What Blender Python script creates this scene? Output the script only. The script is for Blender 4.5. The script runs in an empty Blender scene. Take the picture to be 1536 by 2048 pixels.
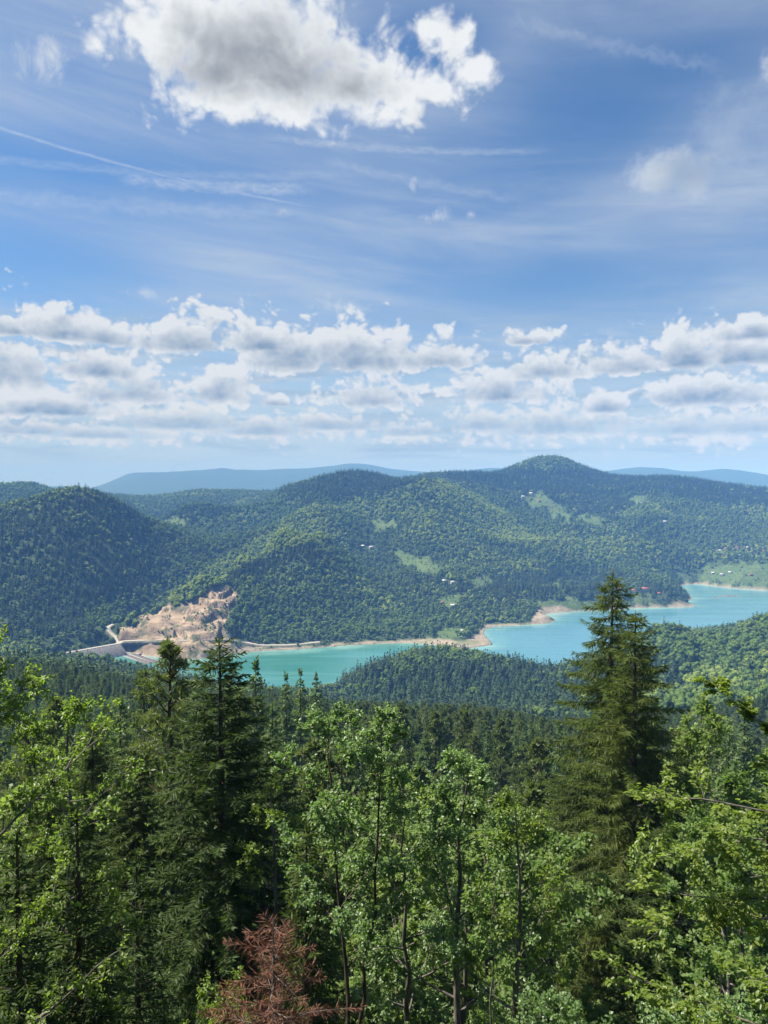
import bpy, bmesh, math, random
import numpy as np
from mathutils import Vector, Matrix

random.seed(7)
RNG = np.random.default_rng(11)
SC = bpy.context.scene
COL = SC.collection
R = math.radians

# ------------------------------------------------------------------ camera
CAM_Z = 300.0                      # eye height above the lake, metres
PITCH = R(2.09)
FPX = 1479.0                       # focal length in pixels of the 1536 x 2048 frame
cam_data = bpy.data.cameras.new('camera')
cam_data.sensor_fit = 'VERTICAL'
cam_data.sensor_height = 36.0
cam_data.sensor_width = 27.0
cam_data.lens = 36.0 * FPX / 2048.0
cam_data.clip_start = 0.2
cam_data.clip_end = 90000.0
camera = bpy.data.objects.new('camera', cam_data)
COL.objects.link(camera)
camera.location = (0, 0, CAM_Z)
camera.rotation_euler = (R(90) - PITCH, 0, 0)
SC.camera = camera


def ray(px, py):
    """unit direction seen at a point of the 1536 x 2048 photograph"""
    x = (px - 768.0) / FPX
    y = (1024.0 - py) / FPX
    v = Vector((x, math.cos(PITCH) + y * math.sin(PITCH), -math.sin(PITCH) + y * math.cos(PITCH)))
    return v.normalized()


def azel(px, py):
    v = ray(px, py)
    return math.atan2(v.x, v.y), math.asin(v.z)


def at(px, py, r):
    """world point seen at (px, py), at horizontal distance r from the viewpoint"""
    v = ray(px, py)
    k = r / math.hypot(v.x, v.y)
    return Vector((v.x * k, v.y * k, CAM_Z + v.z * k))


# ------------------------------------------------------------------ light
SUN_EL, SUN_AZ = R(54), R(-74)
sun_vec = Vector((math.sin(SUN_AZ) * math.cos(SUN_EL), math.cos(SUN_AZ) * math.cos(SUN_EL), math.sin(SUN_EL)))
sun_data = bpy.data.lights.new('sun', 'SUN')
sun_data.energy = 5.0
sun_data.angle = R(0.53)
sun_data.color = (1.0, 0.95, 0.86)
sun = bpy.data.objects.new('sun', sun_data)
COL.objects.link(sun)
sun.rotation_euler = (-sun_vec).to_track_quat('-Z', 'Y').to_euler()
sun.location = (0, 0, 900)

EXPOSURE = 1.42
SC.view_settings.view_transform = 'Standard'
SC.view_settings.look = 'None'
SC.view_settings.gamma = 1.0
SC.view_settings.use_curve_mapping = False
SC.view_settings.exposure = EXPOSURE
SC.render.engine = 'CYCLES'
SC.cycles.max_bounces = 6
SC.cycles.diffuse_bounces = 4
SC.cycles.glossy_bounces = 2
SC.cycles.transmission_bounces = 4
SC.cycles.volume_bounces = 0
SC.cycles.transparent_max_bounces = 8
SC.cycles.caustics_reflective = False
SC.cycles.caustics_refractive = False
SC.cycles.use_denoising = True
SC.cycles.sample_clamp_indirect = 6.0

# ------------------------------------------------------------------ sky
world = bpy.data.worlds.new('World')
SC.world = world
world.use_nodes = True
wt = world.node_tree
wt.nodes.clear()


class N:
    """a node socket with arithmetic"""
    t = None

    def __init__(self, s):
        self.s = s

    @staticmethod
    def math(op, *a, clamp=False):
        n = N.t.nodes.new('ShaderNodeMath')
        n.operation = op
        n.use_clamp = clamp
        for i, v in enumerate(a):
            if isinstance(v, N):
                N.t.links.new(v.s, n.inputs[i])
            else:
                n.inputs[i].default_value = v
        return N(n.outputs[0])

    def __add__(self, o): return N.math('ADD', self, o)
    __radd__ = __add__
    def __sub__(self, o): return N.math('SUBTRACT', self, o)
    def __rsub__(self, o): return N.math('SUBTRACT', o, self)
    def __mul__(self, o): return N.math('MULTIPLY', self, o)
    __rmul__ = __mul__
    def __truediv__(self, o): return N.math('DIVIDE', self, o)
    def __rtruediv__(self, o): return N.math('DIVIDE', o, self)
    def max(self, o): return N.math('MAXIMUM', self, o)
    def min(self, o): return N.math('MINIMUM', self, o)
    def pow(self, o): return N.math('POWER', self, o)
    def abs(self): return N.math('ABSOLUTE', self)
    def clamp(self): return N.math('ADD', self, 0.0, clamp=True)

    def ramp(self, a, b, lo=0.0, hi=1.0, smooth=True):
        n = N.t.nodes.new('ShaderNodeMapRange')
        n.interpolation_type = 'SMOOTHSTEP' if smooth else 'LINEAR'
        N.t.links.new(self.s, n.inputs[0])
        for i, v in ((1, a), (2, b), (3, lo), (4, hi)):
            n.inputs[i].default_value = v
        return N(n.outputs[0])


def vmath(op, *a):
    n = N.t.nodes.new('ShaderNodeVectorMath')
    n.operation = op
    for i, v in enumerate(a):
        if isinstance(v, N):
            N.t.links.new(v.s, n.inputs[i])
        else:
            n.inputs[i].default_value = v
    return N(n.outputs['Value'] if op in ('LENGTH', 'DOT_PRODUCT', 'DISTANCE') else n.outputs[0])


def comb(x, y, z=0.0):
    n = N.t.nodes.new('ShaderNodeCombineXYZ')
    for i, v in enumerate((x, y, z)):
        if isinstance(v, N):
            N.t.links.new(v.s, n.inputs[i])
        else:
            n.inputs[i].default_value = v
    return N(n.outputs[0])


def sep(v):
    n = N.t.nodes.new('ShaderNodeSeparateXYZ')
    N.t.links.new(v.s, n.inputs[0])
    return [N(o) for o in n.outputs]


def noise(v, scale, detail=4.0, rough=0.5, dist=0.0, lac=2.0, color=False):
    n = N.t.nodes.new('ShaderNodeTexNoise')
    n.noise_dimensions = '3D'
    if v is not None:
        N.t.links.new(v.s, n.inputs['Vector'])
    n.inputs['Scale'].default_value = scale
    n.inputs['Detail'].default_value = detail
    n.inputs['Roughness'].default_value = rough
    n.inputs['Lacunarity'].default_value = lac
    n.inputs['Distortion'].default_value = dist
    return N(n.outputs[1] if color else n.outputs[0])


def voro(v, scale, detail=2.0, rough=0.5, feature='F1'):
    n = N.t.nodes.new('ShaderNodeTexVoronoi')
    n.feature = feature
    n.voronoi_dimensions = '3D'
    N.t.links.new(v.s, n.inputs['Vector'])
    n.inputs['Scale'].default_value = scale
    n.inputs['Detail'].default_value = detail
    n.inputs['Roughness'].default_value = rough
    n.normalize = False
    return N(n.outputs['Distance'])


def mixc(f, a, b):
    n = N.t.nodes.new('ShaderNodeMix')
    n.data_type = 'RGBA'
    n.clamp_factor = True
    for idx, v in ((0, f), (6, a), (7, b)):
        if isinstance(v, N):
            N.t.links.new(v.s, n.inputs[idx])
        else:
            n.inputs[idx].default_value = v if idx == 0 else (*v, 1.0) if len(v) == 3 else v
    return N(n.outputs[2])


N.t = wt
tc = wt.nodes.new('ShaderNodeTexCoord')
dirv = vmath('NORMALIZE', N(tc.outputs['Generated']))
dx, dy, dz = sep(dirv)
AZ = N.math('ARCTAN2', dx, dy)
EL = N.math('ARCSINE', dz)

sky = wt.nodes.new('ShaderNodeTexSky')
sky.sky_type = 'NISHITA'
sky.sun_disc = False
sky.sun_elevation = SUN_EL
sky.sun_rotation = SUN_AZ
sky.altitude = 1100
sky.air_density = 1.0
sky.dust_density = 1.2
sky.ozone_density = 2.0
SKY_STRENGTH = 0.05

# perspective-like coordinates of a cloud layer: clouds get smaller towards the horizon
ELp = EL.max(0.0)
gy = N.math('LOGARITHM', ELp + 0.16, math.e)
gx = AZ / (ELp + 0.16)
G = comb(gx, gy)


def group(clouds, AZs, ELs, bottom=2.4):
    """envelope: 1 in the heart of a cloud, 0 on its outline, negative outside"""
    P = comb(AZs, ELs)
    acc = None
    for (px, py, w, h, *rest) in clouds:
        a, e = azel(px, py)
        sx, sy = 1479.0 / w, 1479.0 / h
        q = N.t.nodes.new('ShaderNodeVectorMath')
        q.operation = 'MULTIPLY_ADD'
        N.t.links.new(P.s, q.inputs[0])
        q.inputs[1].default_value = (sx * math.cos(e), sy, 0)
        q.inputs[2].default_value = (-a * sx * math.cos(e), -e * sy, 0)
        q = N(q.outputs[0])
        k = rest[0] if rest else bottom
        q2 = vmath('MULTIPLY', q, (-1, -k, 0))
        d = 1.0 - vmath('LENGTH', vmath('MAXIMUM', q, q2))
        if acc is None:
            acc = d
        else:
            n = N.math('SMOOTH_MAX', acc, d, 0.25)
            acc = n
    return acc


# (x, y) of the base line centre, half width, height above the base, base steepness
big = [(430, 60, 190, 150, 1.0), (560, 120, 230, 120, 1.05), (700, 160, 190, 90, 1.1), (800, 180, 120, 62, 1.1), (470, 200, 120, 62, 1.1), (560, 215, 110, 50, 1.1),
       (905, 100, 50, 62, 1.1), (955, 140, 52, 36, 1.1), (860, 185, 60, 30, 1.0), (828, 228, 44, 50, 1.2), (285, 40, 70, 60, 1.0), (860, 60, 50, 40, 1.0)]
core_of_big = [(500, 110, 190, 100, 1.2), (600, 150, 190, 75, 1.2), (700, 175, 120, 50, 1.2), (430, 150, 110, 60, 1.2)]
mid = [(385, 690, 140, 66, 3.2), (520, 690, 100, 50, 3.0), (590, 720, 120, 92, 3.0), (720, 722, 150, 86, 3.2), (870, 722, 105, 60, 3.0),
       (1095, 745, 110, 52, 3.2), (1060, 681, 62, 26, 2.5), (1250, 735, 105, 44, 2.5), (1370, 722, 120, 66, 3.0), (1490, 715, 110, 62, 3.0),
       (1500, 668, 80, 40, 2.6), (20, 750, 105, 110, 2.0), (30, 660, 70, 45, 2.0), (135, 668, 70, 50, 2.2), (215, 680, 60, 40, 2.0),
       (190, 742, 100, 58, 2.0), (265, 790, 130, 66, 2.6), (440, 790, 66, 62, 2.0), (745, 800, 110, 62, 3.0), (1005, 790, 130, 62, 2.6),
       (1420, 795, 180, 62, 2.6), (1205, 815, 62, 36, 2.4), (95, 820, 135, 40, 2.6), (555, 805, 42, 22, 2.4)]
low = [(380, 848, 190, 46, 1.2), (680, 850, 170, 40, 1.2), (520, 860, 130, 46, 1.2), (960, 850, 100, 50, 1.2), (1120, 856, 170, 60, 1.2), (1370, 858, 110, 56, 1.2),
       (1510, 856, 80, 44, 1.2), (60, 860, 120, 30, 1.2), (200, 868, 130, 30, 1.2), (820, 862, 110, 36, 1.2)]
wisp = [(78, 122, 48, 40, 1.0), (571, 424, 22, 16, 1.0), (875, 434, 36, 18, 1.4),
        (942, 428, 12, 10, 1.0), (282, 586, 40, 14, 1.2), (680, 612, 70, 22, 1.2), (255, 100, 30, 22, 1.0), (1535, 115, 26, 34, 1.0), (828, 372, 10, 18, 1.0)]

SUN_SHIFT = (-0.011, 0.019)        # towards the sun, in radians


def cloud_layer(clouds, bases, nscale, amp, vamp, bias, soft, off, step, relief, env_k, base_amt, core, base_lo=-0.45, base_hi=0.75):
    """alpha and brightness of one bank of cumulus: grey flat bases, broken light on the flank towards the sun"""
    env = group(clouds, AZ, EL)

    def billow(sx, sy, det):
        g = comb(AZ + sx, (EL + sy) * 1.2, off)
        w = noise(g, nscale * 0.8, 2.0, 0.5, color=True)
        g2 = vmath('ADD', g, vmath('MULTIPLY', vmath('SUBTRACT', w, (0.5, 0.5, 0.5)), (0.7 / nscale, 0.6 / nscale, 0)))
        return (noise(g2, nscale, det, 0.60) - 0.5) * amp + (0.42 - voro(g2, nscale * 2.2, 2.0, 0.55)) * vamp
    n0 = billow(0, 0, 9.0)
    n1 = billow(SUN_SHIFT[0] * step, SUN_SHIFT[1] * step, 6.0)
    d0 = env.max(-1.5) * env_k + n0 + bias
    alpha = d0.ramp(0.0, soft)
    under = (group(bases, AZ, EL, 3.0) * 1.1 + n0 * 0.55).ramp(base_lo, base_hi)
    lit = (1.0 - under * base_amt - d0.ramp(0.15, 1.7) * core + (n0 - n1) * relief).clamp()
    return alpha, lit


base_of = lambda cl, k, up: [(x, y + 4, w * k, h * up, 2.4) for x, y, w, h, *_ in cl]
a_big, l_big = cloud_layer(big, core_of_big, 15.0, 2.8, 0.7, 0.34, 0.85, 1.3, 1.2, 0.20, 1.5, 0.86, 0.0, -0.22, 0.95)
a_mid, l_mid = cloud_layer(mid, base_of(mid, 0.95, 0.62), 18.0, 2.2, 1.15, 0.74, 0.50, 4.7, 0.75, 0.40, 1.15, 0.82, 0.06, -0.45, 0.85)
a_low, l_low = cloud_layer(low, base_of(low, 1.0, 0.55), 24.0, 2.1, 1.0, 0.52, 0.7, 8.2, 0.50, 0.30, 1.0, 0.80, 0.08)
d_w = group(wisp, AZ, EL).max(-1.5) * 0.9 + (noise(comb(AZ, EL, 3.0), 26.0, 8.0, 0.66, 0.6) - 0.56) * 3.6
a_wisp = d_w.ramp(-0.2, 1.3, 0.0, 0.85)

# the same fair-weather cumulus all round, outside the part of the sky the photograph shows
outside = ((AZ.abs() - 0.58).ramp(0.0, 0.16) + (EL - 0.66).ramp(0.0, 0.15)).clamp()
g_all = comb(gx, gy, 12.0)
d_all = noise(g_all, 2.4, 8.0, 0.55) + (0.4 - voro(g_all, 6.0, 2.0, 0.5)) * 0.22 - 0.60
a_all = d_all.ramp(0.0, 0.10) * outside * EL.ramp(0.02, 0.08)
l_all = 1.0 - (d_all * 4.0).clamp() * 0.6

# thin grey sheets far off, seen edge on
sheet = noise(comb(AZ * 5.0, EL * 46.0, 9.0), 1.0, 6.0, 0.6, 0.6)
a_sheet = sheet.ramp(0.42, 0.72) * EL.ramp(0.015, 0.05) * (1.0 - EL.ramp(0.15, 0.27))
sheet2 = noise(comb(AZ * 9.0, EL * 60.0, 19.0), 1.0, 6.0, 0.6, 0.6)
a_pale = sheet2.ramp(0.46, 0.75) * EL.ramp(0.02, 0.06) * (1.0 - EL.ramp(0.15, 0.24))

# high ice cloud: veils and streaks, drawn out along one wind
tilt = gx * 0.10 + gy
c1 = comb(gx * 0.55, tilt * 3.4, 2.0)
streak = noise(c1, 2.1, 7.0, 0.6, 0.8)
fine = noise(comb(gx * 0.9, tilt * 8.0, 22.0), 2.0, 8.0, 0.66, 0.5)
veil = noise(comb(gx * 0.8, tilt * 2.0, 5.0), 1.1, 3.0, 0.5, 0.4)
holes = group([(110, 330, 420, 60, 1.0), (60, 510, 260, 70, 1.0), (1180, 200, 260, 130, 1.0), (860, 90, 160, 90, 1.0), (1100, 560, 300, 60, 1.0), (1330, 140, 250, 80, 1.0)], AZ, EL, 1.0)
cir = (streak.ramp(0.36, 0.74) * 0.46 + fine.ramp(0.42, 0.70) * 0.26 + veil.ramp(0.28, 0.66) * 0.44 + 0.10) * (1.0 - holes.ramp(-0.5, 0.9) * 0.85)
cir = cir * EL.ramp(0.02, 0.12) * (1.0 - EL.ramp(0.45, 0.8) * 0.5)


def trail(x0, y0, x1, y1, w, amount, rough):
    """a condensation trail between two points of the sky"""
    (a0, e0), (a1, e1) = azel(x0, y0), azel(x1, y1)
    L = math.hypot(a1 - a0, e1 - e0)
    ux, uy = (a1 - a0) / L, (e1 - e0) / L
    s = (AZ - a0) * ux + (EL - e0) * uy
    t = (AZ - a0) * (-uy) + (EL - e0) * ux
    t = t + (noise(comb(s * 60.0, t * 60.0, rough), 1.0, 4.0, 0.6) - 0.5) * (w / 1479.0 * rough)
    body = 1.0 - (t.abs() / (w / 1479.0)).ramp(0.1, 1.0)
    ends = (s / L).ramp(-0.02, 0.1) * (1.0 - (s / L).ramp(0.8, 1.02))
    br = noise(comb(s * 45.0, t * 160.0, 3.0), 1.0, 4.0, 0.65).ramp(0.30, 0.66)
    return body * ends * (br * 0.75 + 0.25) * amount


tr = trail(-260, 165, 660, 420, 4, 0.6, 0.6).max(trail(235, 358, 640, 378, 16, 0.60, 1.5))
tr = tr.max(trail(520, 272, 1120, 300, 9, 0.42, 1.6)).max(trail(-300, 275, 760, 345, 10, 0.30, 1.5))
tr = tr.max(trail(1000, 30, 1480, 140, 15, 0.26, 2.4)).max(trail(640, 318, 1080, 405, 12, 0.26, 2.0))
tr = tr.max(trail(-200, 365, 640, 420, 18, 0.28, 2.0))

K = 1.0 / (SKY_STRENGTH * 2 ** EXPOSURE)             # cloud brightness is given at final strength
def cc(r, g, b): return (r * K, g * K, b * K)
skyc = N(sky.outputs[0])
skyc = vmath('MULTIPLY', skyc, (0.50, 0.78, 1.0))
base = mixc(cir * 0.62, skyc, cc(0.58, 0.66, 0.76))
base = mixc(tr * 0.6, base, cc(0.72, 0.79, 0.87))
# pale air low in the sky
hz = 1.0 - EL.ramp(-0.02, 0.34)
base = mixc(hz * 0.55, base, cc(0.50, 0.63, 0.74))
base = mixc((1.0 - EL.ramp(0.0, 0.21)) * 0.75, base, cc(0.60, 0.70, 0.76))
base = mixc(a_sheet * 0.85, base, cc(0.36, 0.47, 0.58))
base = mixc(a_pale * 0.55, base, cc(0.66, 0.72, 0.76))
col_low = mixc(l_low, cc(0.34, 0.45, 0.56), cc(0.82, 0.83, 0.82))
base = mixc(a_low * 0.9, base, col_low)
col_mid = mixc(l_mid, cc(0.24, 0.335, 0.46), cc(0.80, 0.83, 0.86))
base = mixc(a_mid * 0.96, base, col_mid)
soft_n = (noise(comb(AZ, EL * 1.2, 31.0), 22.0, 8.0, 0.62) - 0.5)
d_s = (group([(1325, 352, 85, 42, 1.2), (1385, 348, 52, 46, 1.0)], AZ, EL).max(-1.5) * 1.2 + soft_n * 2.6 + 0.02).ramp(0.0, 1.1, 0.0, 0.85)
d_s2 = (group([(1455, 270, 75, 110, 1.0)], AZ, EL).max(-1.5) * 1.0 + soft_n * 2.6).ramp(0.1, 1.3, 0.0, 0.28)
grey_w = (group([(1380, 350, 70, 36, 1.2)], AZ, EL) + soft_n * 1.6).ramp(-0.3, 0.8)
base = mixc(d_s2, base, cc(0.62, 0.70, 0.79))
base = mixc(a_wisp.max(d_s), base, mixc(grey_w, cc(0.70, 0.76, 0.82), cc(0.36, 0.44, 0.54)))
base = mixc(a_all, base, mixc(l_all, cc(0.30, 0.36, 0.44), cc(0.85, 0.87, 0.89)))
col_big = mixc(l_big, cc(0.29, 0.325, 0.365), cc(0.87, 0.90, 0.93))
base = mixc(a_big, base, col_big)
bg = wt.nodes.new('ShaderNodeBackground')
bg.inputs['Strength'].default_value = SKY_STRENGTH
wt.links.new(base.s, bg.inputs['Color'])
wo = wt.nodes.new('ShaderNodeOutputWorld')
wt.links.new(bg.outputs[0], wo.inputs['Surface'])
world.cycles.sampling_method = 'NONE'
# ------------------------------------------------------------------ helpers
def tag(o, label=None, cat=None, group=None, kind=None):
    if label: o['label'] = label
    if cat: o['category'] = cat
    if group: o['group'] = group
    if kind: o['kind'] = kind
    return o


def mesh_from(name, verts, faces, mat=None, smooth=False, attrs=None, mat_idx=None):
    """mesh from numpy arrays; faces is (n,3) or (n,4)"""
    me = bpy.data.meshes.new(name)
    verts = np.asarray(verts, np.float32)
    faces = np.asarray(faces, np.int32)
    k = faces.shape[1]
    me.vertices.add(len(verts))
    me.vertices.foreach_set('co', verts.ravel())
    me.loops.add(faces.size)
    me.loops.foreach_set('vertex_index', faces.ravel())
    me.polygons.add(len(faces))
    me.polygons.foreach_set('loop_start', np.arange(len(faces), dtype=np.int32) * k)
    me.polygons.foreach_set('loop_total', np.full(len(faces), k, np.int32))
    if smooth:
        me.polygons.foreach_set('use_smooth', np.ones(len(faces), bool))
    for m in (mat if isinstance(mat, (list, tuple)) else [mat] if mat else []):
        me.materials.append(m)
    if mat_idx is not None:
        me.polygons.foreach_set('material_index', np.asarray(mat_idx, np.int32))
    for an, av in (attrs or {}).items():
        at_ = me.attributes.new(an, 'FLOAT', 'POINT')
        at_.data.foreach_set('value', np.asarray(av, np.float32))
    me.update(calc_edges=True)
    return me


def link(name, me, parent=None, loc=None):
    o = bpy.data.objects.new(name, me)
    COL.objects.link(o)
    if parent: o.parent = parent
    if loc is not None: o.location = loc
    return o


def _hash(ix, iy, seed):
    h = (ix * 374761393 + iy * 668265263 + seed * 1442695041) & 0xFFFFFFFF
    h = ((h ^ (h >> 13)) * 1274126177) & 0xFFFFFFFF
    return ((h ^ (h >> 16)) & 0xFFFF) / 65535.0


def vnoise(x, y, seed=0):
    ix, iy = np.floor(x).astype(np.int64), np.floor(y).astype(np.int64)
    fx, fy = x - ix, y - iy
    fx, fy = fx * fx * (3 - 2 * fx), fy * fy * (3 - 2 * fy)
    a, b = _hash(ix, iy, seed), _hash(ix + 1, iy, seed)
    c, d = _hash(ix, iy + 1, seed), _hash(ix + 1, iy + 1, seed)
    return (a + (b - a) * fx) * (1 - fy) + (c + (d - c) * fx) * fy


def fbm(x, y, octaves=4, seed=0, gain=0.5):
    s, a, t = 0.0, 1.0, 0.0
    for i in range(octaves):
        s = s + a * vnoise(x * 2 ** i + 17.3 * i, y * 2 ** i - 9.1 * i, seed + i)
        t += a
        a *= gain
    return s / t


def sstep(x, a, b):
    t = np.clip((x - a) / (b - a), 0, 1)
    return t * t * (3 - 2 * t)


def inside(px, py, poly):
    """points in a polygon"""
    r = np.zeros(np.shape(px), bool)
    n = len(poly)
    for i in range(n):
        x0, y0 = poly[i]
        x1, y1 = poly[(i + 1) % n]
        if y0 == y1: continue
        c = ((y0 > py) != (y1 > py)) & (px < (x1 - x0) * (py - y0) / (y1 - y0) + x0)
        r ^= c
    return r


def dist_poly(px, py, poly, closed=True):
    d = np.full(np.shape(px), 1e9)
    n = len(poly)
    for i in range(n if closed else n - 1):
        x0, y0 = poly[i]
        x1, y1 = poly[(i + 1) % n]
        ex, ey = x1 - x0, y1 - y0
        t = np.clip(((px - x0) * ex + (py - y0) * ey) / (ex * ex + ey * ey + 1e-12), 0, 1)
        d = np.minimum(d, np.hypot(px - x0 - t * ex, py - y0 - t * ey))
    return d


def soft_poly(px, py, poly, w, wob=0.0, seed=5):
    d = dist_poly(px, py, poly)
    d = np.where(inside(px, py, poly), d, -d)
    if wob:
        d = d + (fbm(px / 14.0, py / 9.0, 3, seed) - 0.5) * wob
    return sstep(d, -w, w)


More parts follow.
